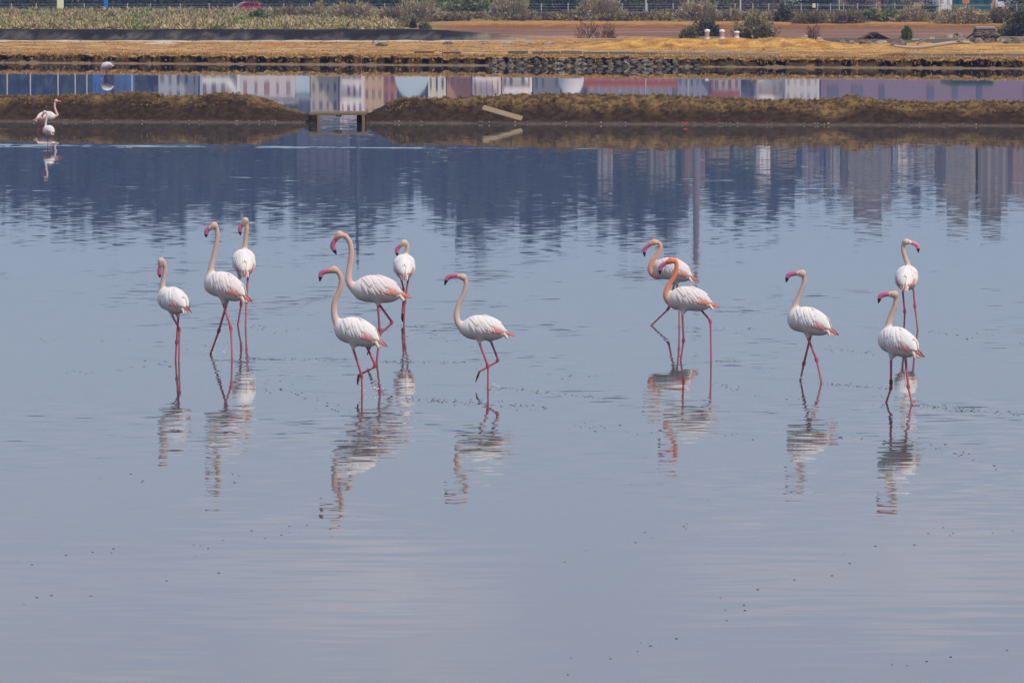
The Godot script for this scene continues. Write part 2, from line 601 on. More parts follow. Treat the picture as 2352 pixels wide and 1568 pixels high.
func make_far_bank() -> void:
	var g := []
	var cols := []
	var pts := [[-0.9, -0.2], [-0.25, 0.0], [-0.05, 0.045], [0.12, 0.06], [0.35, 0.08], [0.44, 0.15], [0.42, 0.23], [0.28, 0.30], [0.06, 0.35], [0.02, 0.40], [0.12, 0.45], [0.45, 0.47], [0.95, 0.465], [1.9, 0.45]]
	var nx := 900
	for k in pts.size():
		g.append([])
		cols.append([])
	for i in nx:
		var x := -36.0 + 72.0 * i / (nx - 1)
		var s := far_shore(x)
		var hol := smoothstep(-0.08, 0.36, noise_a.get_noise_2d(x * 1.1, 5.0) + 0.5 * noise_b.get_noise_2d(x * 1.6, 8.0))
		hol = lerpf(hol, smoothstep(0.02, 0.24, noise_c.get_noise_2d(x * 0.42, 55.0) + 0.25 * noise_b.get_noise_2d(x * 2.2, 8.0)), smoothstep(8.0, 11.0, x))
		var lip := 0.12 * noise_a.get_noise_2d(x * 0.45, 60.0) + 0.07 * noise_b.get_noise_2d(x * 1.7, 60.0) + 0.07 * noise_a.get_noise_2d(x * 4.1, 30.0)
		var foot := maxf(0.0, 0.10 * noise_b.get_noise_2d(x * 1.9, 160.0) + 0.07 * noise_a.get_noise_2d(x * 4.0, 130.0))
		for k in pts.size():
			var e: float = pts[k][0]
			var h: float = pts[k][1]
			if k >= 4 and k <= 7:
				e = lerpf(0.02 + 0.03 * k, e + 0.05, hol)
			if k >= 8 and k <= 11:
				h += lip * (0.9 if k < 10 else 0.35)
				e += 0.15 * noise_a.get_noise_2d(x * 2.0, k * 3.0)
			if k == 13:
				h = land(x, s + 1.9) - 0.02
			if k == 3 or k == 4:
				h += foot
			h += 0.025 * noise_b.get_noise_2d(x * 3.0, k * 9.0)
			g[k].append(Vector3(x, h, -(s + e)))
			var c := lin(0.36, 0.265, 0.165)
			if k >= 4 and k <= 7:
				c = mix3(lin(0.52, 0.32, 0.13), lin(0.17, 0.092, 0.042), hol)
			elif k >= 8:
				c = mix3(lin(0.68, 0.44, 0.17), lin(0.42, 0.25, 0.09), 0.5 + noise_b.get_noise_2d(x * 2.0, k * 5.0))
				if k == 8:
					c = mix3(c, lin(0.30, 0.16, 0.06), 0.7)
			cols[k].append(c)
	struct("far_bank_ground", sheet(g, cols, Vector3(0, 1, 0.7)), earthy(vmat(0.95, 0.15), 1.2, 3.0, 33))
	# straw hanging over the lip
	var b := Geo.new()
	for k in 7:
		var a := rng.randf() * TAU
		var w := 0.012
		var o := Vector3(cos(a), 0, sin(a)) * 0.05
		var p0 := o * 0.3
		var p1 := o + Vector3(0, 0.10 + rng.randf() * 0.08, 0)
		var p2 := p1 + Vector3(cos(a) * 0.10, -0.03 - rng.randf() * 0.06, sin(a) * 0.10)
		var s := Vector3(-sin(a), 0, cos(a)) * w
		b.face([p0 - s, p0 + s, p1 + s, p1 - s], Vector3(0, 0.7, 0.7), Color.WHITE)
		b.face([p1 - s, p1 + s, p2], Vector3(0, 1, 0.4), Color.WHITE)
	M.tuft = b.mesh()
	var places := []
	var colors := []
	for i in 7500:
		var x := rng.randf_range(-30.0, 30.0)
		var e := rng.randf_range(-0.02, 1.0) if i % 4 else rng.randf_range(-0.05, 0.2)
		if e < 0.2 and noise_a.get_noise_2d(x * 1.1, 5.0) + 0.5 * noise_b.get_noise_2d(x * 1.6, 8.0) > 0.02 and i % 5:
			continue
		var h := (0.40 if i % 2 else rng.randf_range(0.12, 0.40)) if e < 0.2 else 0.45
		var t := Transform3D(Basis(Vector3.UP, rng.randf() * TAU).scaled(Vector3.ONE * rng.randf_range(0.35, 0.95)), Vector3(x, h, -(far_shore(x) + e)))
		places.append(t)
		colors.append(mix3(lin(0.64, 0.42, 0.17), lin(0.30, 0.185, 0.08), rng.randf()))
	stuff("dry_grass", M.tuft, vmat(0.9, 0.2), places, colors, "dry straw grass hanging over the lip of the far bank", "grass")
	# stubble on the terrace behind
	places = []
	colors = []
	for i in 11000:
		var d := rng.randf_range(250.0, 326.0)
		var x := rng.randf_range(-0.112 * d, 0.112 * d)
		if d < far_shore(x) + 1.2:
			continue
		var n := noise_a.get_noise_2d(x * 0.22, d * 0.16 + 700.0) + 0.5 * noise_c.get_noise_2d(x * 0.8, d * 0.3 + 30.0)
		if n < 0.0 or d < far_shore(x) + 8.0 and x > -5.0 or x > 3.5 and d > 284.0 and d < 292.0 and n < 0.35 or d > 316.0 and x < 3.0:
			continue
		var s := rng.randf_range(0.25, 0.65)
		places.append(Transform3D(Basis(Vector3.UP, rng.randf() * TAU).scaled(Vector3(s * 1.8, s * 0.7, s * 1.6)), Vector3(x, land(x, d) - 0.01, -d)))
		var c := mix3(lin(0.76, 0.48, 0.18), lin(0.44, 0.26, 0.11), rng.randf())
		if noise_c.get_noise_2d(x * 0.3, d * 0.2 + 900.0) > 0.18:
			c = mix3(lin(0.50, 0.21, 0.06), lin(0.30, 0.15, 0.07), rng.randf())
		colors.append(c)
	stuff("stubble", M.tuft, vmat(0.9, 0.2), places, colors, "brown-gold dry stubble over the terrace behind the far bank", "grass")

var crest_left := [Vector2(-900, 224), Vector2(0, 222), Vector2(100, 221), Vector2(250, 215), Vector2(330, 212), Vector2(400, 222), Vector2(460, 219), Vector2(500, 213), Vector2(550, 214), Vector2(590, 222), Vector2(640, 239), Vector2(690, 256), Vector2(722, 262)]
var crest_right := [Vector2(828, 266), Vector2(855, 256), Vector2(890, 237), Vector2(930, 224), Vector2(1000, 226), Vector2(1100, 222), Vector2(1200, 217), Vector2(1350, 216), Vector2(1500, 218), Vector2(1600, 223), Vector2(1750, 230), Vector2(1850, 229), Vector2(1905, 228), Vector2(1960, 219), Vector2(2020, 230), Vector2(2150, 236), Vector2(2250, 232), Vector2(2352, 234), Vector2(3200, 230)]

func along(pts: Array, x: float) -> float:
	if x <= pts[0].x:
		return pts[0].y
	for i in pts.size() - 1:
		if x < pts[i + 1].x:
			return lerpf(pts[i].y, pts[i + 1].y, (x - pts[i].x) / (pts[i + 1].x - pts[i].x))
	return pts[-1].y

func bank_profile(hc: float, k: int, x: float) -> Vector2:
	# k: 0 under water in front ... 27 under water behind
	if k <= 4:
		return [Vector2(-0.7, -0.25), Vector2(-0.12, -0.01), Vector2(0.0, 0.010), Vector2(0.2, 0.022), Vector2(0.5, 0.035)][k]
	if k <= 20:
		var t := (k - 4) / 16.0
		var v := pow(t, 0.85) * 0.55 + (t * t * (3.0 - 2.0 * t)) * 0.45
		return Vector2(0.5 + 1.9 * t, 0.035 + (hc - 0.035) * v)
	var t := (k - 20) / 7.0
	return Vector2(2.4 + 2.8 * t, hc + (-0.3 - hc) * t * t)

func make_mud_bank(called: String, crest: Array, x0: float, x1: float, seed_: float) -> void:
	var g := []
	var cols := []
	for k in 28:
		g.append([])
		cols.append([])
	var nx := int((x1 - x0) / 0.055)
	for i in nx + 1:
		var x := x0 + (x1 - x0) * i / nx
		var s := near_shore(x)
		var px := 1176.0 + x * F / (s + 2.4)
		var hc := at_d(px, along(crest, px), s + 2.4).y
		hc += 0.03 * noise_b.get_noise_2d(x * 2.4, seed_) + 0.02 * noise_a.get_noise_2d(x * 5.0, seed_)
		var wetline := 0.48 + 0.35 * noise_c.get_noise_2d(x * 0.5, seed_ + 20.0) + (0.18 if x < 0.0 else -0.05) + smoothstep(-8.0, -5.5, x) * (1.0 - smoothstep(-5.0, -1.5, x)) * 0.35
		for k in 28:
			var p := bank_profile(hc, k, x)
			var t := (k - 4) / 16.0
			var bump := 0.0
			if k > 3 and k < 24:
				bump = 0.06 * noise_a.get_noise_2d(x * 1.7, p.x * 2.6 + seed_) + (0.02 + 0.04 * clampf(t, 0.0, 1.0)) * noise_b.get_noise_2d(x * 5.5, p.x * 8.5 + seed_)
				bump *= clampf(hc * 2.0, 0.2, 1.0) * smoothstep(3.0, 6.0, float(k))
			var q := Vector3(x, p.y + bump * 0.8, -(s + p.x + bump))
			g[k].append(q)
			var n := noise_a.get_noise_2d(x * 2.2, p.x * 3.0 + 40.0) + 0.6 * noise_b.get_noise_2d(x * 5.0, p.x * 7.0)
			var c := mix3(lin(0.15, 0.11, 0.085), lin(0.25, 0.19, 0.155), 0.5 + n)
			var brown := mix3(lin(0.052, 0.034, 0.025), lin(0.10, 0.067, 0.047), 0.5 + 1.2 * n)
			var straw := mix3(lin(0.37, 0.245, 0.115), lin(0.125, 0.08, 0.043), 0.5 + 1.6 * n)
			c = mix3(c, brown, smoothstep(-0.03, 0.06, t + 0.05 * n))
			c = mix3(c, straw, smoothstep(wetline - 0.08, wetline + 0.14, t + 0.22 * n))
			cols[k].append(c)
	struct(called, sheet(g, cols, Vector3(0, 1, 0.6)), earthy(vmat(0.92, 0.2), 2.2, 3.0, 51))
	var places := []
	var colors := []
	for i in int((x1 - x0) * 130.0):
		var x := rng.randf_range(x0 + 0.1, x1 - 0.1)
		var s := near_shore(x)
		var px := 1176.0 + x * F / (s + 2.4)
		var hc := at_d(px, along(crest, px), s + 2.4).y
		if hc < 0.5:
			continue
		var kk := rng.randi_range(12, 22)
		if noise_a.get_noise_2d(x * 0.9, kk * 0.5 + 300.0) < 0.02 and kk < 19:
			continue
		var p := bank_profile(hc, kk, x)
		places.append(Transform3D(Basis(Vector3.UP, rng.randf() * TAU).scaled(Vector3.ONE * rng.randf_range(0.25, 0.6)), Vector3(x, p.y - 0.02, -(s + p.x))))
		colors.append(mix3(lin(0.37, 0.25, 0.12), lin(0.13, 0.088, 0.045), rng.randf()))
	stuff("dry_grass", M.tuft, vmat(0.9, 0.2), places, colors, "short dry grass matted over the top of the mud bank " + ("left of the sluice" if x0 < -10.0 else "right of the sluice"), "grass")

# ---------------------------------------------------------------- vegetation
func shrub_mesh(seed_: int, w: float, h: float, n: int, c1: Color, c2: Color, leaf_size: float, twiggy: float) -> ArrayMesh:
	var r := RandomNumberGenerator.new()
	r.seed = seed_
	var lump := FastNoiseLite.new()
	lump.seed = seed_
	lump.frequency = 1.0
	var g := Geo.new()
	for i in n:
		var a := r.randf() * TAU
		var e := asin(r.randf_range(-0.12, 1.0))
		var d := Vector3(cos(a) * cos(e), sin(e), sin(a) * cos(e))
		var rad := (1.0 + 0.7 * lump.get_noise_3d(d.x * 1.6, d.y * 1.6, d.z * 1.6)) * (0.35 + 0.65 * pow(r.randf(), 0.45))
		var p := Vector3(d.x * w * 0.5, maxf(d.y, -0.02) * h, d.z * w * 0.5) * rad
		p.y = maxf(p.y, 0.03)
		var f := lump.get_noise_3d(p.x * 2.2 / w + 9.0, p.y * 2.2 / h, p.z * 2.2 / w)
		var col := mix3(c1, c2, 0.5 + 1.3 * f + r.randf_range(-0.3, 0.3))
		var s := leaf_size * r.randf_range(0.6, 1.5)
		if r.randf() < twiggy:
			var up := (d + Vector3(0, 0.8, 0) + Vector3(r.randf() - 0.5, r.randf() - 0.5, r.randf() - 0.5) * 0.7).normalized()
			g.leaf(p, up * s * 2.4, up.cross(Vector3(r.randf() - 0.5, r.randf() - 0.5, r.randf() - 0.5).normalized()).normalized() * s * 0.28, col)
		else:
			var b := Basis.from_euler(Vector3(r.randf() * TAU, r.randf() * TAU, r.randf() * TAU))
			g.leaf(p, b.x * s, b.y * s * 0.6, col)
	return g.mesh()

func stems(w: float, h: float, k: int, col: Color) -> ArrayMesh:
	var g := Geo.new()
	for i in k:
		var a := TAU * i / k + rng.randf()
		var tip := Vector3(cos(a) * w * 0.3, h * 0.7, sin(a) * w * 0.3)
		g.tube([Vector3(cos(a), 0, sin(a)) * w * 0.03, tip * 0.5 + Vector3(0, h * 0.08, 0), tip], [h * 0.025, h * 0.016, h * 0.006], [col], 5)
	return g.mesh()

var shrub_kinds := {}
func shrub(xc: float, yb: float, w_px: float, h_px: float, kind: String, label: String, group := "") -> void:
	# xc, yb, w_px, h_px in pixels of the photograph
	var s := 1.0 / 1.0884
	var p := at(xc * s, yb * s, 0.42)
	p.y = land(p.x, -p.z) - 0.03
	var m := -p.z / (F * 1.0884)
	var kinds := {
		"grey": [lin(0.27, 0.225, 0.14), lin(0.42, 0.35, 0.22), 0.09, 0.75],
		"brown": [lin(0.15, 0.12, 0.075), lin(0.28, 0.225, 0.135), 0.09, 0.7],
		"green": [lin(0.11, 0.145, 0.05), lin(0.25, 0.27, 0.11), 0.11, 0.2],
		"olive": [lin(0.13, 0.125, 0.065), lin(0.30, 0.26, 0.14), 0.09, 0.45],
		"tan": [lin(0.25, 0.215, 0.12), lin(0.42, 0.35, 0.21), 0.08, 0.5],
		"dark": [lin(0.065, 0.07, 0.04), lin(0.15, 0.14, 0.085), 0.10, 0.3],
		"bare": [lin(0.14, 0.07, 0.06), lin(0.22, 0.13, 0.10), 0.06, 0.95]}
	var k: Array = kinds[kind]
	var o := thing("shrub", label, "shrub", p, 0.0, group)
	var n := 2600 if kind != "bare" else 420
	if w_px > 90.0:
		n = 4200
	obj("foliage", shrub_mesh(int(xc), w_px * m * 1.12, h_px * m * 1.22, n, k[0], k[1], k[2] * (0.8 + w_px * m * 0.12), k[3]), M.leaf, o)
	obj("stem", stems(w_px * m, h_px * m, 7, lin(0.09, 0.065, 0.05)), M.plain, o)

func make_shrubs() -> void:
	shrub(1040, 56, 126, 46, "grey", "wide grey-brown tamarisk shrub behind the orange shore, left end of its row")
	shrub(1275, 55, 104, 40, "grey", "rounded grey-brown tamarisk shrub right of the tall olive-green bush")
	shrub(1497, 56, 128, 44, "grey", "large grey-brown tamarisk shrub with a low brown bush on its left, before the lamp posts")
	shrub(1750, 58, 98, 38, "grey", "domed grey-brown shrub behind the dark olive bush by the white-capped posts")
	shrub(1165, 46, 112, 50, "green", "tall olive-green bush between two grey tamarisks")
	shrub(1092, 44, 54, 30, "green", "light green bush peeping over the leftmost tamarisk")
	shrub(1360, 56, 70, 14, "brown", "low brown bush between two grey tamarisks")
	shrub(1415, 56, 50, 16, "brown", "low brown bush on the left of the large tamarisk before the lamp posts")
	shrub(1600, 55, 70, 14, "brown", "low brown scrub at the foot of the first lamp post")
	shrub(1675, 50, 40, 18, "green", "small green bush left of the domed grey-brown shrub")
	shrub(1765, 84, 64, 38, "dark", "dark olive round bush behind the white-capped posts")
	shrub(1722, 96, 34, 22, "olive", "small olive bush left of the white-capped posts")
	shrub(1888, 98, 90, 46, "olive", "round olive-tan bush standing on the ochre ridge")
	shrub(1472, 96, 66, 34, "bare", "dark reddish leafless bush before the brine pool")
	shrub(1522, 95, 34, 30, "bare", "small dark leafless bush right of a wider leafless one")
	shrub(2032, 101, 40, 32, "bare", "thin grey leafless bush above two pale stones")
	shrub(1830, 58, 40, 26, "grey", "grey shrub right of the domed grey-brown shrub")
	shrub(1960, 60, 44, 32, "dark", "dark green bush at the near end of the grey road edge")
	shrub(2025, 62, 80, 22, "brown", "low dark brown shrub under the yellow fence sign")
	shrub(2118, 62, 74, 26, "brown", "dark brown shrub under the round pink sign")
	shrub(2178, 60, 66, 26, "green", "green bush left of the second dark palm trunk")
	shrub(2230, 58, 50, 24, "green", "green bush right of the second dark palm trunk")
	shrub(2280, 60, 80, 28, "grey", "grey-olive domed shrub before the fence on the right")
	shrub(2408, 62, 122, 30, "tan", "wide olive-tan shrub under the teal building")
	shrub(2498, 62, 60, 32, "brown", "grey-brown shrub behind the weathered block")
	shrub(2553, 86, 80, 66, "dark", "big dark green bush at the right edge of the view")
	shrub(2514, 84, 44, 26, "green", "bright green bush right of the weathered block")
	shrub(2268, 104, 22, 26, "green", "small bright green plant among the driftwood")
	shrub(732, 53, 118, 24, "brown", "long low dark brown bush in the left scrubland")
	shrub(646, 62, 48, 30, "green", "bright green bush below the red car")
	shrub(796, 42, 48, 26, "tan", "tan-green bush above the long dark brown bush")
	shrub(882, 57, 122, 42, "grey", "large grey-brown bush at the right end of the left scrubland")
	shrub(978, 60, 60, 30, "brown", "dark brown bush where the orange shore begins")
	shrub(1003, 68, 34, 18, "green", "small green bush on the grey slick flat")
	shrub(1033, 70, 12, 16, "dark", "tiny dark upright plant on the orange shore")
	shrub(1060, 72, 24, 12, "green", "tiny green plant right of the tiny dark upright one")
	shrub(440, 52, 40, 16, "green", "small green bush in the middle of the left scrubland")
	shrub(276, 58, 34, 18, "green", "small dark green bush below the blue post")

func make_scrub() -> void:
	# the scrubland on the left: more tufts than anyone could count
	var t := Geo.new()
	var r := RandomNumberGenerator.new()
	r.seed = 5
	for i in 60:
		var a := r.randf() * TAU
		var d := Vector3(cos(a), 0, sin(a))
		var p := d * r.randf() * 0.55 + Vector3(0, 0.12 + r.randf() * 0.5 * (1.0 - 0.4 * r.randf()), 0)
		var up := (Vector3.UP + d * r.randf_range(0.0, 0.9)).normalized()
		if i % 2:
			var lb := Basis.from_euler(Vector3(r.randf() * TAU, r.randf() * TAU, 0.0))
			t.leaf(p, lb.x * 0.10, lb.y * 0.06, Color.WHITE.darkened(r.randf() * 0.3))
			continue
		t.leaf(p, up * r.randf_range(0.14, 0.30), Vector3(-sin(a + r.randf()), 0.2, cos(a)).normalized() * r.randf_range(0.03, 0.07), Color.WHITE.darkened(r.randf() * 0.2))
	var tm := t.mesh()
	var places := []
	var colors := []
	var i := 0
	while places.size() < 6500 and i < 40000:
		i += 1
		var d := 342.0 + 212.0 * pow(r.randf(), 1.1)
		var x := r.randf_range(-0.112 * d, 0.112 * d)
		var edge := -9.0 - (d - 342.0) * 0.02 + 3.0 * noise_c.get_noise_2d(d * 0.1, 60.0)
		var n := noise_a.get_noise_2d(x * 0.18, d * 0.03)
		if x > edge and d < 455.0:
			continue
		if x > edge and (n < -0.22 or d < 448.0 or d > 508.0 and r.randf() < 0.8):
			continue
		if d < 352.0 and noise_c.get_noise_2d(x * 0.5, 120.0) > 0.02:
			continue
		var s := r.randf_range(0.6, 1.15) * (1.0 + 0.35 * smoothstep(450.0, 550.0, d) * (1.0 if x < edge else 0.2))
		places.append(Transform3D(Basis(Vector3.UP, r.randf() * TAU).scaled(Vector3(s * 1.2, s, s * 1.2)), Vector3(x, land(x, d) - 0.03, -d)))
		var m := noise_c.get_noise_2d(x * 0.45, d * 0.05 + 9.0)
		var c := mix3(lin(0.45, 0.37, 0.19), lin(0.38, 0.32, 0.20), smoothstep(380.0, 540.0, d) + 0.7 * m)
		c = mix3(c, lin(0.22, 0.26, 0.09), smoothstep(0.18, 0.42, noise_b.get_noise_2d(x * 0.16, d * 0.035)))
		c = mix3(c, lin(0.46, 0.34, 0.19), smoothstep(0.15, 0.4, -m) * 0.6)
		c = c * r.randf_range(0.8, 1.2)
		if x > edge:
			c = mix3(lin(0.17, 0.135, 0.075), lin(0.33, 0.28, 0.15), 0.5 + 1.2 * m + r.randf_range(-0.2, 0.2))
		colors.append(Color(c.r, c.g, c.b, 1.0))
	stuff("scrub", tm, M.leaf, places, colors, "low dry scrub and salt grass covering the flat behind the dark berm", "scrub")

func tree_mesh(seed_: int, c1: Color, c2: Color) -> Array:
	var r := RandomNumberGenerator.new()
	r.seed = seed_
	var lump := FastNoiseLite.new()
	lump.seed = seed_ + 3
	lump.frequency = 1.0
	var crown := Geo.new()
	var trunk := Geo.new()
	var bark := lin(0.07, 0.055, 0.045)
	trunk.tube([Vector3(0, -0.2, 0), Vector3(0.08, 1.6, 0.05), Vector3(-0.1, 3.4, 0), Vector3(0.1, 6.0, 0.1)], [0.24, 0.17, 0.13, 0.04], [bark], 7)
	var hubs := [Vector3(0, 5.0, 0)]
	for i in 12:
		var a := TAU * i / 12.0 + r.randf()
		var q := r.randf_range(0.9, 2.3)
		hubs.append(Vector3(cos(a) * q, r.randf_range(0.5, 1.7), sin(a) * q))
	for i in 11:
		var a := TAU * i / 11.0 * 2.4 + r.randf()
		var y := 1.0 + 6.2 * i / 11.0
		var reach := 2.1 * sin(PI * clampf((y + 1.2) / 9.6, 0.0, 1.0)) + 0.3
		var tip := Vector3(cos(a) * reach, y + 0.6, sin(a) * reach)
		trunk.tube([Vector3(0, y * 0.75, 0), tip * 0.6 + Vector3(0, y * 0.3, 0), tip], [0.08, 0.05, 0.02], [bark], 5)
		hubs.append(tip)
	for i in 3800:
		var hub: Vector3 = hubs[r.randi() % hubs.size()]
		var d := Vector3(r.randfn(), r.randfn() * 0.8, r.randfn())
		var p := hub + d * 0.62
		if p.y < 0.08:
			continue
		var f := lump.get_noise_3d(p.x * 0.9, p.y * 0.9, p.z * 0.9)
		if f < -0.32:
			continue
		var s := r.randf_range(0.10, 0.22)
		var b := Basis.from_euler(Vector3(r.randf() * TAU, r.randf() * TAU, r.randf() * TAU))
		crown.leaf(p, b.x * s, b.y * s * 0.6, mix3(c1, c2, 0.5 + 1.2 * f + r.randf_range(-0.3, 0.3)))
	return [trunk.mesh(), crown.mesh()]

func make_trees() -> void:
	var protos := [
		tree_mesh(3, lin(0.045, 0.075, 0.02), lin(0.14, 0.17, 0.05)),
		tree_mesh(8, lin(0.03, 0.05, 0.025), lin(0.085, 0.11, 0.05)),
		tree_mesh(15, lin(0.11, 0.085, 0.065), lin(0.20, 0.165, 0.13))]
	var kinds := ["leafy mid-green tree", "dark green tree", "thin grey-brown half-bare tree"]
	# x in the photograph, distance, kind, size
	var rows := [
		[-60, 720, 1, 1.0], [15, 735, 0, 0.95], [72, 690, 1, 1.0], [150, 735, 0, 1.0], [270, 690, 1, 1.0], [345, 740, 1, 1.0], [400, 690, 1, 1.0], [462, 715, 1, 1.0], [525, 690, 1, 1.0], [600, 700, 1, 1.0], [668, 740, 1, 1.0], [728, 690, 1, 0.95], [785, 735, 1, 1.0], [848, 735, 1, 1.0], [910, 690, 1, 1.0], [972, 740, 1, 1.0], [1030, 690, 1, 1.0], [1110, 735, 0, 1.0], [1190, 720, 1, 1.0], [1260, 740, 0, 1.0], [1320, 735, 1, 1.0], [1375, 690, 0, 0.95], [1430, 690, 1, 1.0], [1500, 720, 1, 0.9], [1575, 740, 0, 1.0], [-20, 690, 1, 1.0], [42, 720, 1, 0.9], [100, 700, 0, 0.9], [190, 715, 1, 1.0], [232, 735, 1, 0.85], [310, 700, 1, 1.05], [372, 725, 1, 0.9], [430, 700, 0, 1.0],
		[492, 735, 0, 0.95], [560, 745, 0, 0.9], [640, 720, 0, 1.05], [700, 700, 1, 1.0], [752, 725, 1, 0.95], [815, 705, 0, 1.05], [880, 720, 1, 1.0], [940, 700, 0, 1.0], [1000, 725, 0, 1.0], [1062, 705, 0, 1.05],
		[1230, 700, 1, 0.95], [1290, 725, 0, 1.05], [1345, 700, 1, 0.9], [1400, 715, 0, 1.05], [1455, 735, 1, 1.0], [1545, 705, 0, 1.05], [1600, 720, 0, 1.0], [1650, 735, 2, 0.9], [1700, 710, 2, 1.0], [1785, 720, 0, 0.95], [1840, 735, 2, 1.0], [1900, 705, 2, 0.9], [1945, 725, 0, 0.95], [2030, 690, 1, 1.1], [2070, 730, 1, 0.9], [2150, 735, 2, 0.95], [2240, 725, 0, 0.85], [2312, 700, 1, 0.62], [2560, 700, 0, 0.95]]
	var last := [null, null, null]
	var count := 0
	rows.sort_custom(func(p: Array, q: Array) -> bool: return p[0] < q[0])
	for q in rows:
		var x: float = (q[0] / 1.0884 - 1176.0) / F * q[1] * 0.86
		var k: int = q[2]
		var o: Node3D
		count += 1
		var label := "%s, %s from the left in the tree line behind the fence" % [kinds[k], nth(count)]
		var group := "trees behind the fence"
		var where := Vector3(x, land(x, q[1] * 0.86) - 0.05, -q[1] * 0.86)
		if last[k] == null:
			o = thing("tree", label, "tree", where, rng.randf() * TAU, group)
			obj("trunk", protos[k][0], M.plain, o)
			obj("crown", protos[k][1], M.leaf, o)
			last[k] = o
		else:
			o = last[k].duplicate()
			o.name = numbered("tree")
			add_child(o)
			o.position = where
			o.rotation.y = rng.randf() * TAU
			tag(o, label, "tree", group)
		o.scale = Vector3(1.0, 0.74, 1.0) * q[3]

# ---------------------------------------------------------------- things on the land
func make_sluice() -> void:
	var d := 150.9
	var p := at_d(772, 281, d)
	p.y = 0.0
	var o := thing("sluice", "small weathered wooden sluice with beam and posts in the gap of the mud bank", "sluice", p)
	var wood := lin(0.36, 0.275, 0.17)
	var dark := lin(0.09, 0.07, 0.05)
	var m: Material = M.timber
	var x0 := at_d(708, 0, d).x - p.x
	var x1 := at_d(838, 0, d).x - p.x
	var l := at_d(731, 0, d).x - p.x
	var r := at_d(834, 0, d).x - p.x
	var top := at_d(772, 257.5, d).y
	var g := Geo.new()
	g.box(Transform3D(Basis(), Vector3((x0 + x1) * 0.5, top - 0.045, 0.02)), Vector3(x1 - x0, 0.085, 0.16), wood, 0.01)
	obj("beam", g.mesh(), m, o)
	g = Geo.new()
	g.box(Transform3D(Basis(), Vector3((l + r) * 0.5, top - 0.02, -0.9)), Vector3(x1 - x0 - 0.1, 0.06, 0.16), lin(0.40, 0.36, 0.30), 0.01)
	obj("rear_beam", g.mesh(), m, o)
	for x in [l, r]:
		g = Geo.new()
		g.box(Transform3D(Basis(Vector3(0, 0, 1), 0.03), Vector3(x, (top - 0.09) * 0.5 - 0.15, 0.05)), Vector3(0.09, top + 0.21, 0.11), wood, 0.01)
		obj("post", g.mesh(), m, o)
	for s in [[x0 + 0.02, 0.05], [r + 0.06, 0.05]]:
		g = Geo.new()
		g.box(Transform3D(Basis(), Vector3(s[0], top * 0.5 - 0.24, -0.5)), Vector3(s[1], top + 0.3, 1.0), dark, 0.008)
		obj("side_wall", g.mesh(), m, o)
	for k in 3:
		g = Geo.new()
		g.box(Transform3D(Basis(Vector3(0, 0, 1), 0.02 * (k - 1)), Vector3((x0 + l) * 0.5, 0.02 + 0.105 * k, -0.42)), Vector3(l - x0 - 0.04, 0.095, 0.03), dark, 0.006)
		obj("board", g.mesh(), m, o)
	g = Geo.new()
	g.box(Transform3D(Basis(), Vector3(r - 0.13, top * 0.5 - 0.13, -0.06)), Vector3(0.16, top + 0.08, 0.04), lin(0.035, 0.03, 0.03), 0.006)
	obj("gate_board", g.mesh(), m, o)
	for x in [0.02, 0.13]:
		g = Geo.new()
		g.ball(Vector3(x, top - 0.105, 0.03), Vector3(0.04, 0.03, 0.03), dark, 7, 5)
		obj("weed_clump", g.mesh(), M.plain, o)

func make_plank() -> void:
	var a := at_d(1109, 247, 150.4)
	var b := at_d(1199, 273, 150.0)
	var o := thing("plank", "pale weathered wooden plank lying aslant on the mud bank right of the sluice", "plank", (a + b) * 0.5)
	var x := (b - a).normalized()
	var z := (Vector3(0, 0.55, 0.83) - x * x.dot(Vector3(0, 0.55, 0.83))).normalized()
	var g := Geo.new()
	g.box(Transform3D(Basis(x, z, x.cross(z)), Vector3.ZERO), Vector3((b - a).length(), 0.06, 0.18), lin(0.48, 0.38, 0.265), 0.012)
	obj("board", g.mesh(), M.timber, o)
	# the stub it rests on
	g = Geo.new()
	g.box(Transform3D(Basis(x, z, x.cross(z)), -z * 0.06 - x * 0.45), Vector3(0.12, 0.07, 0.14), lin(0.12, 0.085, 0.06), 0.01)
	obj("batten", g.mesh(), M.timber, o)

func rock_mesh(seed_: int, r: Vector3, c: Color) -> ArrayMesh:
	var n := FastNoiseLite.new()
	n.seed = seed_
	n.frequency = 0.9
	var g := []
	var cols := []
	for i in 9:
		var row := []
		var cr := []
		var th := PI * i / 8.0
		for k in 13:
			var a := TAU * (k % 12) / 12.0
			var d := Vector3(sin(th) * cos(a), cos(th), sin(th) * sin(a))
			var f := 1.0 + 0.55 * n.get_noise_3d(d.x * 1.3, d.y * 1.3, d.z * 1.3) + 0.2 * n.get_noise_3d(d.x * 4.0, d.y * 4.0, d.z * 4.0)
			row.append(d * r * f)
			cr.append(c * (0.9 + 0.4 * n.get_noise_3d(d.x * 3.0 + 9.0, d.y * 3.0, d.z * 3.0)))
		g.append(row)
		cols.append(cr)
	var geo := Geo.new()
	for i in 8:
		for k in 12:
			var mid: Vector3 = g[i][k] + g[i + 1][k + 1]
			geo.face([g[i][k], g[i][k + 1], g[i + 1][k + 1], g[i + 1][k]], mid, cols[i][k])
	return geo.mesh()

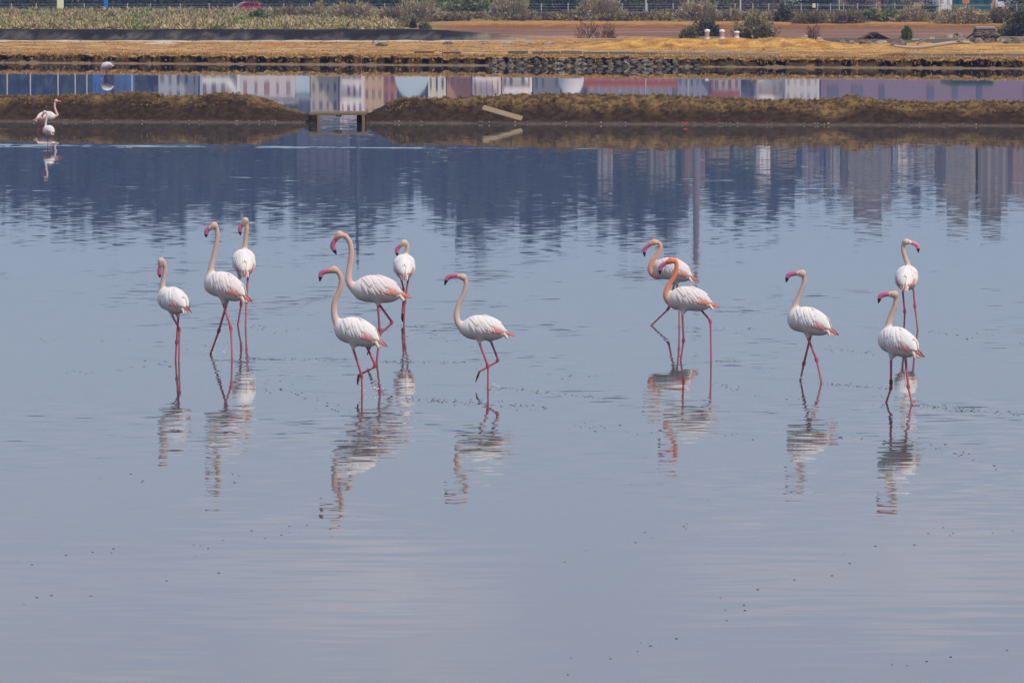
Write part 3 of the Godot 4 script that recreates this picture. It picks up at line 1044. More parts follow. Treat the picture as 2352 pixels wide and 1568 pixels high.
func make_stones() -> void:
	# boulders that line the foot of the far bank
	var tones := [lin(0.30, 0.255, 0.20), lin(0.21, 0.175, 0.14), lin(0.40, 0.36, 0.31)]
	var meshes := []
	for k in 6:
		meshes.append(rock_mesh(k * 13 + 2, Vector3(0.25, 0.15, 0.19), tones[k % 3]))
	var proto: MeshInstance3D = null
	var x := at_d(1136, 0, 255.0).x
	var xe := at_d(1612, 0, 250.0).x
	var col := 0
	while x < xe:
		col += 1
		for row in 2:
			var px := x + rng.randf_range(-0.1, 0.1)
			var o: MeshInstance3D
			if proto == null:
				proto = obj("boulder", meshes[0], M.stone)
				o = proto
			else:
				o = proto.duplicate()
				o.name = numbered("boulder")
				add_child(o)
			o.mesh = meshes[rng.randi() % 6]
			o.position = Vector3(px, 0.05 + 0.19 * row + rng.randf_range(-0.03, 0.04), -(far_shore(px) - 0.12 + 0.22 * row))
			o.rotation = Vector3(rng.randf_range(-0.4, 0.4), rng.randf() * TAU, rng.randf_range(-0.6, 0.6))
			o.scale = Vector3.ONE * rng.randf_range(0.65, 1.05)
			tag(o, "grey boulder, %s from the left in the %s course of stones lining the far bank" % [nth(col), ["lower", "upper"][row]], "boulder", "boulders in the %s course on the far bank" % ["lower", "upper"][row])
		x += rng.randf_range(0.33, 0.5)
	# pale stones and driftwood on the right
	var list := [[2012, 113, 14, 12, 2], [2050, 112, 17, 11, 2], [2100, 110, 26, 12, 1], [2130, 114, 18, 10, 0], [2165, 116, 30, 12, 1], [2205, 113, 26, 9, 2], [2245, 117, 36, 18, 1], [2248, 101, 28, 9, 2], [2290, 102, 26, 9, 2], [2330, 99, 18, 10, 2], [2375, 92, 20, 12, 2], [2395, 97, 26, 18, 0], [2412, 104, 20, 10, 2], [2448, 113, 20, 14, 0], [2470, 112, 22, 14, 1], [2494, 97, 11, 14, 2], [2508, 112, 14, 14, 2], [2535, 114, 46, 18, 1], [2560, 113, 30, 18, 0], [2170, 85, 12, 12, 2], [1120, 108, 26, 9, 1], [1205, 108, 26, 9, 0], [1265, 107, 30, 8, 2], [1320, 106, 26, 7, 2], [1370, 107, 28, 6, 2], [935, 108, 10, 12, 2], [955, 112, 26, 12, 1], [575, 73, 14, 8, 2], [200, 72, 36, 8, 2], [255, 70, 44, 12, 2], [410, 68, 12, 12, 2], [390, 73, 30, 6, 2]]
	var names := ["brown-grey", "dark grey", "pale"]
	var tail := ["left of two alike above the end of the low wall", "right of two alike above the end of the low wall", "at the left end of the rubble", "second from the left end of the rubble", "wide and low in the rubble, under the dark wood pile", "beside the left end of the pale driftwood log", "large, at the left end of the pale driftwood log", "flat, left of the small bright green plant", "flat, right of the small bright green plant", "small, behind the middle of the driftwood log", "jagged, left of the dark stone by the weathered block", "upright, left of the weathered block", "small, under the left corner of the weathered block", "left of two below the weathered block", "right of two below the weathered block", "small and upright, right of the weathered block", "left end of the low rubble at the right edge", "long, in the low rubble at the right edge", "last of the low rubble at the right edge", "on top of the dark wood pile", "under the tail of the dark berm, leftmost of five", "under the tail of the dark berm, second of five", "under the tail of the dark berm, third of five", "under the tail of the dark berm, fourth of five", "under the tail of the dark berm, rightmost of five", "small and upright on the rust-coloured flat", "low and dark on the rust-coloured flat", "small, alone at the edge of the scrub", "low mound of spoil at the scrub's edge, left of a bigger one", "largest mound of spoil at the scrub's edge", "small upright lump at the edge of the scrub", "low flat lump left of the small upright one"]
	for i in list.size():
		var q: Array = list[i]
		var p := at(q[0] / 1.0884, q[1] / 1.0884, 0.5)
		p.y = land(p.x, -p.z)
		var m := -p.z / (F * 1.0884)
		var c: Color = tones[q[4]] * 1.6
		if i >= 28:
			c = lin(0.55, 0.38, 0.22)
		var o := obj("stone", rock_mesh(i + 40, Vector3(q[2] * m * 0.58, q[3] * m * 0.85, q[2] * m * 0.45), c), M.stone)
		o.position = p
		tag(o, "%s stone %s" % [names[q[4]] if i < 28 else "tan", tail[i]], "stone")

func make_rubble() -> void:
	# driftwood log
	var a := at(2236 / 1.0884, 117 / 1.0884, 0.6)
	var b := at(2425 / 1.0884, 116 / 1.0884, 0.6)
	var o := thing("driftwood_log", "long pale driftwood log lying on the ochre bank at right", "log", (a + b) * 0.5)
	var g := Geo.new()
	var pts := []
	var rad := []
	for i in 9:
		var t := i / 8.0
		pts.append((a - b) * (t - 0.5) + Vector3(0, 0.10 + 0.14 * sin(t * 5.0 + 1.0), 0.2 * sin(t * 4.0)))
		rad.append(0.11 - 0.06 * absf(t - 0.35))
	g.tube(pts, rad, [lin(0.62, 0.53, 0.44)], 8)
	obj("trunk", g.mesh(), M.timber, o)
	for s in [[0.25, 0.5], [0.7, 0.35]]:
		g = Geo.new()
		var c: Vector3 = (a - b) * (s[0] - 0.5) + Vector3(0, 0.15, 0)
		g.tube([c, c + Vector3(s[1], 0.22, 0.1), c + Vector3(s[1] * 1.7, 0.3, 0.0)], [0.07, 0.05, 0.02], [lin(0.46, 0.39, 0.33)], 6)
		obj("branch", g.mesh(), M.timber, o)
	# dark wood pile
	var w := at(2185 / 1.0884, 99 / 1.0884, 0.6)
	w.y = land(w.x, -w.z)
	o = thing("wood_pile", "dark heap of old timber and roots before the brine pool", "wood pile", w)
	for i in 13:
		g = Geo.new()
		var t := -0.85 + 1.7 * i / 12.0
		var top := 0.52 * (1.0 - t * t) + 0.06
		var z := rng.randf_range(-0.3, 0.3)
		g.tube([Vector3(t * 1.1 - 0.55, 0.02, z), Vector3(t * 0.7, top, z * 0.5), Vector3(t * 0.9 + 0.6, 0.10, z * 0.7)], [0.09, 0.10, 0.06], [mix3(lin(0.05, 0.035, 0.035), lin(0.22, 0.15, 0.12), rng.randf())], 6)
		obj("timber", g.mesh(), M.timber, o)
	# weathered block with a pale top
	w = at(2462 / 1.0884, 99 / 1.0884, 0.6)
	w.y = land(w.x, -w.z) - 0.05
	o = thing("stone_block", "big weathered grey block with flat pale top among the rubble", "stone block", w)
	g = Geo.new()
	g.box(Transform3D(Basis(), Vector3(0.0, 0.42, 0)), Vector3(1.35, 0.86, 1.2), lin(0.22, 0.175, 0.14), 0.12)
	obj("core", g.mesh(), M.stone, o)
	for k in 7:
		var lump := obj("lump", rock_mesh(300 + k, Vector3(0.34, 0.2, 0.3), mix3(lin(0.14, 0.11, 0.09), lin(0.30, 0.245, 0.20), rng.randf())), M.stone, o)
		lump.position = Vector3(-0.62 + 0.2 * k, 0.16 + 0.38 * ((k * 3) % 5) / 4.0, 0.55)
	g = Geo.new()
	g.box(Transform3D(Basis(), Vector3(0.0, 0.91, 0)), Vector3(1.30, 0.2, 1.2), lin(0.50, 0.45, 0.43), 0.05)
	obj("cap", g.mesh(), M.stone, o)
	g = Geo.new()
	g.box(Transform3D(Basis(Vector3(0, 0, 1), 0.62), Vector3(-0.95, 0.38, 0.1)), Vector3(1.1, 0.09, 0.6), lin(0.14, 0.115, 0.10), 0.02)
	obj("leaning_slab", g.mesh(), M.stone, o)
	# grey ridge of old boards behind the stones
	var bx := [[2060, 2140, 101], [2120, 2245, 104], [2255, 2330, 106], [2300, 2410, 104], [2330, 2420, 109]]
	var bl := ["leftmost of the grey boards lying in the rubble", "grey board lying under the dark wood pile", "short grey board left of the pale driftwood log's middle", "long grey board behind the pale driftwood log", "grey board touching the right end of the pale driftwood log"]
	for i in bx.size():
		var q: Array = bx[i]
		var p0 := at(q[0] / 1.0884, q[2] / 1.0884, 0.6)
		var p1 := at(q[1] / 1.0884, q[2] / 1.0884, 0.6)
		o = thing("grey_board", bl[i], "board", (p0 + p1) * 0.5, 0.03 * (i - 2))
		g = Geo.new()
		g.box(Transform3D(Basis(Vector3(1, 0, 0), -0.5), Vector3(0, 0.05, 0)), Vector3((p1 - p0).length(), 0.22, 0.06), lin(0.20, 0.175, 0.155), 0.01)
		obj("board", g.mesh(), M.timber, o)
	# rusty log at the foot of the terrace
	a = at(2200 / 1.0884, 139.5 / 1.0884, 0.5)
	b = at(2268 / 1.0884, 137 / 1.0884, 0.5)
	o = thing("rusty_log", "thin rust-brown log on the tan terrace at the end of the low wall", "log", (a + b) * 0.5)
	g = Geo.new()
	g.tube([(a - b) * 0.5, Vector3(0, 0.02, 0), (b - a) * 0.5], [0.05, 0.08, 0.10], [lin(0.25, 0.12, 0.065)], 7)
	obj("trunk", g.mesh(), M.timber, o)
	# low grey wall of slabs
	o = thing("slab_wall", "low grey wall of upright concrete slabs behind the far bank", "wall", Vector3.ZERO)
	var segs := [[1270, 1320], [1330, 1400], [1402, 1455], [1458, 1520], [1523, 1590], [1592, 1645], [1648, 1705], [1708, 1765], [1771, 1830], [1833, 1895], [1897, 1950]]
	for q in segs:
		var xm: float = (q[0] + q[1]) * 0.5 / 1.0884
		var yb: float = lerpf(138.0, 144.0, (xm - 1166.0) / 620.0) / 1.0884
		var p := at(xm, yb, 0.45)
		var wd: float = (q[1] - q[0]) / (F * 1.0884) * -p.z
		g = Geo.new()
		var f := rng.randf()
		var pale := smoothstep(1380.0, 1700.0, xm)
		g.box(Transform3D(Basis(Vector3(0, 0, 1), rng.randf_range(-0.012, 0.012)), Vector3(p.x, 0.53 + rng.randf_range(-0.02, 0.02), p.z)), Vector3(wd, 0.30, 0.09), mix3(lin(0.24, 0.20, 0.16), lin(0.52, 0.49, 0.46), pale * 0.7 + 0.3 * f), 0.01)
		obj("slab", g.mesh(), M.stone, o)
	o = thing("slab_wall", "low grey wall of slabs on the terrace at the right edge", "wall", Vector3.ZERO)
	for q in [[2268, 2330], [2333, 2385], [2388, 2450], [2453, 2510], [2513, 2580]]:
		var xm: float = (q[0] + q[1]) * 0.5 / 1.0884
		var p := at(xm, 143.0 / 1.0884, 0.45)
		var wd: float = (q[1] - q[0]) / (F * 1.0884) * -p.z
		g = Geo.new()
		g.box(Transform3D(Basis(), Vector3(p.x, 0.52, p.z)), Vector3(wd, 0.24, 0.09), mix3(lin(0.30, 0.26, 0.22), lin(0.42, 0.37, 0.32), rng.randf()), 0.01)
		obj("slab", g.mesh(), M.stone, o)
	# planks on the tan terrace
	for q in [[1035, 1085, 131, "pale thin plank lying on the tan terrace above the far bank"], [1105, 1152, 134, "brown plank lying on the tan terrace right of a pale one"]]:
		a = at(q[0] / 1.0884, q[2] / 1.0884, 0.5)
		b = at(q[1] / 1.0884, q[2] / 1.0884, 0.5)
		o = thing("plank", q[3], "plank", (a + b) * 0.5)
		g = Geo.new()
		g.box(Transform3D(Basis(Vector3(1, 0, 0), 0.7), Vector3(0, 0.03, 0)), Vector3((b - a).length(), 0.16, 0.05), lin(0.52, 0.38, 0.22) if q[0] < 1100 else lin(0.26, 0.17, 0.11), 0.01)
		obj("board", g.mesh(), M.timber, o)
	# white-capped posts
	var lab := ["leftmost of three stubby posts with rounded white caps beside the round olive bush", "middle one of three stubby posts with rounded white caps", "rightmost white-capped post, half hidden by the round olive bush"]
	var px := [[1768, 99, 26], [1805, 98, 25], [1842, 89, 19]]
	for i in 3:
		var p := at_d(px[i][0] / 1.0884, px[i][1] / 1.0884, 290.5)
		p.y = land(p.x, -p.z) - 0.03
		var mm: float = -p.z / (F * 1.0884)
		var hh: float = px[i][2] * mm
		o = thing("capped_post", lab[i], "post", p, 0.0, "stubby posts with white caps")
		g = Geo.new()
		g.tube([Vector3(0, -0.1, 0), Vector3(0, hh * 0.25, 0), Vector3(0, hh * 0.75, 0)], [0.15, 0.13, 0.14], [lin(0.40, 0.27, 0.27)], 10)
		obj("shaft", g.mesh(), M.plain, o)
		g = Geo.new()
		g.ball(Vector3(0.01, hh * 0.82, 0), Vector3(0.17, hh * 0.20, 0.17), lin(0.72, 0.66, 0.66), 10, 8)
		obj("cap", g.mesh(), M.plain, o)
		g = Geo.new()
		g.tube([Vector3(0, -0.05, 0), Vector3(0, 0.16, 0)], [0.18, 0.15], [lin(0.68, 0.64, 0.62)], 10)
		obj("foot", g.mesh(), M.plain, o)
	# a scrap of red plastic on the near shore
	var s := at(1578, 287, 0.03)
	s.y = 0.03
	o = thing("plastic_scrap", "small crumpled scrap of red plastic at the foot of the mud bank", "litter", s)
	g = Geo.new()
	for k in 6:
		var an := TAU * k / 6.0
		var an2 := TAU * (k + 1) / 6.0
		g.face([Vector3(0, 0.10, 0), Vector3(cos(an) * 0.12, 0.02 + 0.05 * (k % 2), sin(an) * 0.08), Vector3(cos(an2) * 0.12, 0.02 + 0.05 * ((k + 1) % 2), sin(an2) * 0.08)], Vector3.UP, lin(0.30, 0.045, 0.04))
	obj("sheet", g.mesh(), M.plain, o)
	# shells and pebbles on the near shore
	var pb := Geo.new()
	pb.ball(Vector3.ZERO, Vector3(0.03, 0.018, 0.025), Color.WHITE, 6, 4)
	var places := []
	var colors := []
	for i in 110:
		var x := rng.randf_range(-16.0, 16.0)
		if x > -6.2 and x < -4.4:
			continue
		places.append(Transform3D(Basis(Vector3.UP, rng.randf() * 6.0).scaled(Vector3.ONE * rng.randf_range(0.5, 1.3)), Vector3(x, 0.05, -(near_shore(x) + rng.randf_range(0.1, 0.45)))))
		colors.append(mix3(lin(0.20, 0.16, 0.13), lin(0.46, 0.42, 0.38), pow(rng.randf(), 2.5)))
	stuff("shore_pebbles", pb.mesh(), M.plain, places, colors, "small pale shells and pebbles along the foot of the mud bank", "pebbles")

func make_fence_and_street() -> void:
	# road
	var g := Geo.new()
	g.face([Vector3(-90, 0.50, -560), Vector3(90, 0.50, -560), Vector3(90, 0.50, -568), Vector3(-90, 0.50, -568)], Vector3.UP, lin(0.16, 0.16, 0.165))
	struct("road", g.mesh(), M.plain)
	g = Geo.new()
	g.box(Transform3D(Basis(), Vector3(0, 0.56, -559.8)), Vector3(180, 0.26, 0.3), lin(0.46, 0.46, 0.46), 0.02)
	struct("kerb", g.mesh(), M.plain)
	# fence
	var d := 572.0
	var o := thing("wire_fence", "long wire fence on pale grey posts along the far road", "fence", Vector3(0, 0.45, -d))
	var xs := [30, 92, 212, 320, 377, 452, 524, 585, 650, 710, 774, 836, 900, 962, 1028, 1092, 1158, 1226, 1290, 1353, 1420, 1488, 1555, 1618, 1682, 1736, 1790, 1837, 1881, 1921, 1962, 2002, 2043, 2075, 2108, 2143, 2190, 2236, 2292, 2350, 2414, 2477, 2540]
	var post := Geo.new()
	post.box(Transform3D(Basis(), Vector3(0, 0.62, 0)), Vector3(0.11, 1.3, 0.11), lin(0.36, 0.38, 0.41), 0.015)
	var pm := post.mesh()
	for x in xs:
		var p := obj("post", pm, M.plain, o)
		p.position = Vector3((x / 1.0884 - 1176.0) / F * d, 0, 0)
	for k in 4:
		g = Geo.new()
		g.tube([Vector3(-60, 0.25 + 0.3 * k, 0), Vector3(60, 0.25 + 0.3 * k, 0)], [0.012, 0.012], [lin(0.35, 0.36, 0.38)], 5)
		obj("wire", g.mesh(), M.plain, o)
	g = Geo.new()
	g.box(Transform3D(Basis(), Vector3(47.0, 1.02, 0.08)), Vector3(30.0, 0.04, 0.04), lin(0.42, 0.43, 0.45), 0.01)
	obj("rail", g.mesh(), M.plain, o)
	# lamp posts
	var ll := ["leftmost lamp post behind the fence, above a small tan box", "middle one of the three lamp posts behind the fence", "rightmost of the three lamp posts behind the fence"]
	var lx := [1614, 1720, 1850]
	for i in 3:
		var x: float = (lx[i] / 1.0884 - 1176.0) / F * 580.0
		o = thing("lamp_post", ll[i], "lamp post", Vector3(x, 0.45, -580), 0.0, "lamp posts behind the fence")
		g = Geo.new()
		g.tube([Vector3(0, 0, 0), Vector3(0, 4, 0), Vector3(0, 8.6, 0)], [0.12, 0.095, 0.06], [lin(0.40, 0.43, 0.46)], 8)
		obj("pole", g.mesh(), M.plain, o)
		g = Geo.new()
		g.tube([Vector3(0, 8.4, 0), Vector3(0.5, 8.75, 0), Vector3(1.3, 8.8, 0)], [0.05, 0.045, 0.04], [lin(0.40, 0.43, 0.46)], 6)
		obj("arm", g.mesh(), M.plain, o)
		g = Geo.new()
		g.box(Transform3D(Basis(), Vector3(1.5, 8.78, 0)), Vector3(0.7, 0.12, 0.25), lin(0.45, 0.46, 0.48), 0.04)
		obj("lantern", g.mesh(), M.plain, o)
	var bx := at(1621 / 1.0884, 53 / 1.0884, 0.5)
	o = thing("junction_box", "small tan box standing at the foot of the leftmost lamp post", "box", Vector3(bx.x, 0.44, bx.z))
	g = Geo.new()
	g.box(Transform3D(Basis(), Vector3(0, 0.28, 0)), Vector3(0.36, 0.62, 0.3), lin(0.58, 0.47, 0.30), 0.02)
	obj("case", g.mesh(), M.plain, o)
	g = Geo.new()
	g.box(Transform3D(Basis(), Vector3(0, 0.62, 0)), Vector3(0.42, 0.05, 0.36), lin(0.52, 0.44, 0.30), 0.015)
	obj("lid", g.mesh(), M.plain, o)
	# cream cabinet and blue post on the left
	var cx: float = (152 / 1.0884 - 1176.0) / F * 571.0
	o = thing("cabinet", "tall cream roadside cabinet behind the left scrubland", "cabinet", Vector3(cx, 0.45, -571))
	g = Geo.new()
	g.box(Transform3D(Basis(), Vector3(0, 1.15, 0)), Vector3(0.72, 2.3, 0.5), lin(0.80, 0.74, 0.50), 0.03)
	obj("case", g.mesh(), M.plain, o)
	g = Geo.new()
	g.box(Transform3D(Basis(), Vector3(0, 0.10, 0)), Vector3(0.76, 0.24, 0.54), lin(0.66, 0.42, 0.28), 0.02)
	obj("plinth", g.mesh(), M.plain, o)
	g = Geo.new()
	g.box(Transform3D(Basis(), Vector3(0.0, 1.35, 0.255)), Vector3(0.58, 1.6, 0.02), lin(0.74, 0.70, 0.50), 0.005)
	obj("door", g.mesh(), M.plain, o)
	cx = (265 / 1.0884 - 1176.0) / F * 571.0
	o = thing("sign_totem", "narrow bright blue upright sign behind the left scrubland", "sign", Vector3(cx, 0.45, -571))
	g = Geo.new()
	g.box(Transform3D(Basis(), Vector3(0.03, 1.6, 0)), Vector3(0.50, 2.4, 0.14), lin(0.02, 0.17, 0.55), 0.03)
	obj("panel", g.mesh(), M.plain, o)
	g = Geo.new()
	g.box(Transform3D(Basis(), Vector3(0.0, 0.2, 0)), Vector3(0.40, 0.5, 0.2), lin(0.03, 0.07, 0.25), 0.02)
	obj("foot", g.mesh(), M.plain, o)
	# round pink sign on its pole
	cx = (2097 / 1.0884 - 1176.0) / F * 576.0
	o = thing("road_sign", "round pink and white road sign on a grey pole beside the left palm trunk", "road sign", Vector3(cx, 0.45, -576))
	g = Geo.new()
	g.tube([Vector3(0, 0, 0), Vector3(0, 2.6, 0)], [0.05, 0.05], [lin(0.42, 0.48, 0.48)], 8)
	obj("pole", g.mesh(), M.plain, o)
	g = Geo.new()
	g.tube([Vector3(0, 2.0, 0.06), Vector3(0, 2.0, 0.10)], [0.32, 0.32], [lin(0.62, 0.28, 0.27)], 20)
	var face_ := obj("disc", g.mesh(), M.plain, o)
	g = Geo.new()
	g.tube([Vector3(0, 2.0, 0.103), Vector3(0, 2.0, 0.112)], [0.2, 0.2], [lin(0.70, 0.55, 0.55)], 20)
	obj("inner_disc", g.mesh(), M.plain, face_)
	# yellow fence sign
	cx = (2034 / 1.0884 - 1176.0) / F * 571.8
	o = thing("fence_sign", "small pale yellow-green panel fixed to the wire fence", "sign", Vector3(cx, 0.45, -571.85))
	g = Geo.new()
	g.box(Transform3D(Basis(), Vector3(0, 1.0, 0.09)), Vector3(0.36, 0.48, 0.03), lin(0.62, 0.66, 0.40), 0.005)
	obj("panel", g.mesh(), M.plain, o)
	# palms
	for q in [[2081, 590.0, "left one of two palms with dark trunks behind the fence"], [2206, 590.0, "right one of two palms with dark trunks behind the fence"]]:
		cx = (q[0] / 1.0884 - 1176.0) / F * q[1]
		o = thing("palm_tree", q[2], "palm tree", Vector3(cx, 0.45, -q[1]), 0.0, "palms behind the fence")
		g = Geo.new()
		g.tube([Vector3(0, -0.1, 0), Vector3(0.02, 0.6, 0), Vector3(-0.03, 3.0, 0), Vector3(0.05, 6.2, 0)], [0.24, 0.19, 0.17, 0.19], [lin(0.05, 0.038, 0.045)], 9)
		obj("trunk", g.mesh(), M.plain, o)
		for k in 16:
			var a := TAU * k / 16.0 * 1.6
			var lift := 0.9 - 0.09 * k
			g = Geo.new()
			var dir := Vector3(cos(a), 0, sin(a))
			for s in 7:
				var t0 := s / 7.0
				var t1 := (s + 1) / 7.0
				var c0 := Vector3(0.05, 6.2, 0) + dir * 1.9 * t0 + Vector3(0, lift * t0 - 1.6 * t0 * t0, 0)
				var c1 := Vector3(0.05, 6.2, 0) + dir * 1.9 * t1 + Vector3(0, lift * t1 - 1.6 * t1 * t1, 0)
				var sd := Vector3(-dir.z, 0, dir.x) * 0.34 * sin(PI * (t0 * 0.85 + 0.12))
				g.face([c0, c1, c0 + sd - Vector3(0, 0.12, 0)], Vector3.UP, lin(0.06, 0.09, 0.03))
				g.face([c0, c0 - sd - Vector3(0, 0.12, 0), c1], Vector3.UP, lin(0.06, 0.09, 0.03))
			obj("frond", g.mesh(), M.leaf, o)

func make_car() -> void:
	var d := 564.0
	var x: float = (612 / 1.0884 - 1176.0) / F * d
	var o := thing("car", "red hatchback driving on the road behind the left scrubland", "car", Vector3(x, 0.51, -d), 0.45)
	# side profile swept across the width; the nose points left
	var low := [Vector2(-1.95, 0.30), Vector2(-1.98, 0.55), Vector2(-1.85, 0.74), Vector2(-1.05, 0.90), Vector2(-0.75, 0.93), Vector2(1.80, 0.98), Vector2(1.93, 0.80), Vector2(1.95, 0.42), Vector2(1.85, 0.24), Vector2(-1.80, 0.24)]
	var high := [Vector2(-0.95, 0.90), Vector2(-0.30, 1.42), Vector2(0.20, 1.50), Vector2(1.10, 1.47), Vector2(1.55, 1.32), Vector2(1.85, 0.96)]
	var red := lin(0.42, 0.012, 0.03)
	var g := Geo.new()
	prism(g, low, 0.83, red)
	prism(g, high, 0.68, red)
	obj("body", g.mesh(), M.paint, o)
	o.scale = Vector3.ONE * 0.93
	var dark := lin(0.03, 0.035, 0.04)
	for w in [[[Vector2(-0.72, 0.97), Vector2(-0.26, 1.36), Vector2(0.32, 1.42), Vector2(0.32, 0.98)], "side_window"], [[Vector2(0.40, 0.98), Vector2(0.40, 1.42), Vector2(1.02, 1.38), Vector2(1.05, 0.99)], "side_window"], [[Vector2(1.13, 1.0), Vector2(1.10, 1.37), Vector2(1.42, 1.28), Vector2(1.60, 1.02)], "side_window"]]:
		g = Geo.new()
		prism(g, w[0], 0.695, dark)
		obj(w[1], g.mesh(), M.gloss, o)
	g = Geo.new()
	g.face([Vector3(-0.99, 0.92, 0.6), Vector3(-0.37, 1.41, 0.55), Vector3(-0.37, 1.41, -0.55), Vector3(-0.99, 0.92, -0.6)], Vector3(-1, 1, 0), dark)
	obj("windscreen", g.mesh(), M.gloss, o)
	for wx in [-1.25, 1.22]:
		for s in [-1.0, 1.0]:
			var wh := Geo.new()
			wh.tube([Vector3(wx, 0.28, s * 0.66), Vector3(wx, 0.28, s * 0.85)], [0.31, 0.31], [lin(0.02, 0.02, 0.02)], 16)
			var tyre := obj("wheel", wh.mesh(), M.plain, o)
			wh = Geo.new()
			wh.tube([Vector3(wx, 0.28, s * 0.80), Vector3(wx, 0.28, s * 0.86)], [0.19, 0.17], [lin(0.45, 0.45, 0.46)], 12)
			obj("rim", wh.mesh(), M.plain, tyre)
	for s in [-1.0, 1.0]:
		g = Geo.new()
		g.ball(Vector3(-1.82, 0.66, s * 0.62), Vector3(0.14, 0.09, 0.18), lin(0.7, 0.72, 0.74), 8, 6)
		obj("headlight", g.mesh(), M.gloss, o)
		g = Geo.new()
		g.box(Transform3D(Basis(), Vector3(1.87, 0.80, s * 0.68)), Vector3(0.12, 0.26, 0.2), lin(0.45, 0.03, 0.02), 0.02)
		obj("tail_light", g.mesh(), M.gloss, o)

func prism(g: Geo, pts: Array, half: float, col: Color) -> void:
	var n := pts.size()
	var mid := Vector2.ZERO
	for p in pts:
		mid += p / n
	for i in n:
		var a: Vector2 = pts[i]
		var b: Vector2 = pts[(i + 1) % n]
		var hint := (a + b) * 0.5 - mid
		g.face([Vector3(a.x, a.y, half), Vector3(b.x, b.y, half), Vector3(b.x, b.y, -half), Vector3(a.x, a.y, -half)], Vector3(hint.x, hint.y, 0), col)
		for s in [-1.0, 1.0]:
			g.face([Vector3(mid.x, mid.y, s * half), Vector3(a.x, a.y, s * half), Vector3(b.x, b.y, s * half)], Vector3(0, 0, s), col)

# ---------------------------------------------------------------- town, hill
func building(x0: float, x1: float, d: float, h: float, wall: Color, glass: Color, floors: int, bays: int, label: String, extra := "") -> void:
	var s := d / F
	var a: float = (x0 / 1.0884 - 1176.0) * s
	var b: float = (x1 / 1.0884 - 1176.0) * s
	var w := b - a
	var deep := 14.0
	var o := thing("building", label, "building", Vector3((a + b) * 0.5, 0.4, -d - deep * 0.5))
	var g := Geo.new()
	g.box(Transform3D(Basis(), Vector3(0, h * 0.5, 0)), Vector3(w, h, deep), wall, 0.05)
	obj("wall", g.mesh(), M.plain, o)
	var fh := h / floors
	var bw := w / bays
	for k in bays:
		g = Geo.new()
		g.box(Transform3D(), Vector3(bw * rng.randf_range(0.18, 0.52), fh * rng.randf_range(0.4, 0.7), 0.12), mix3(glass, wall, rng.randf() * 0.5), 0.02)
		var wm := g.mesh()
		for i in floors:
			if rng.randf() < 0.12:
				continue
			var q := obj("window", wm, M.gloss, o)
			q.position = Vector3(-w * 0.5 + (k + 0.5) * bw, (i + 0.52) * fh, deep * 0.5 + 0.03)
	if extra.contains("balcony"):
		g = Geo.new()
		g.box(Transform3D(), Vector3(w * 0.86, 1.0, 1.3), wall.lerp(Color.WHITE, 0.25), 0.03)
		var bm := g.mesh()
		for i in range(1, floors):
			var q := obj("balcony", bm, M.plain, o)
			q.position = Vector3(0, i * fh, deep * 0.5 + 0.68)
	g = Geo.new()
	var rc := lin(0.42, 0.11, 0.055) if extra.contains("red") else wall * 0.6
	g.box(Transform3D(Basis(), Vector3(0, h + 0.35, 0)), Vector3(w + 0.5, 0.7, deep + 0.6), Color(rc.r, rc.g, rc.b), 0.1)
	obj("roof", g.mesh(), M.plain, o)
	if extra.contains("pent"):
		g = Geo.new()
		g.box(Transform3D(Basis(), Vector3(w * 0.06, h + 2.3, 0)), Vector3(w * 0.55, 3.2, deep * 0.6), wall * 0.7, 0.08)
		obj("penthouse", g.mesh(), M.plain, o)

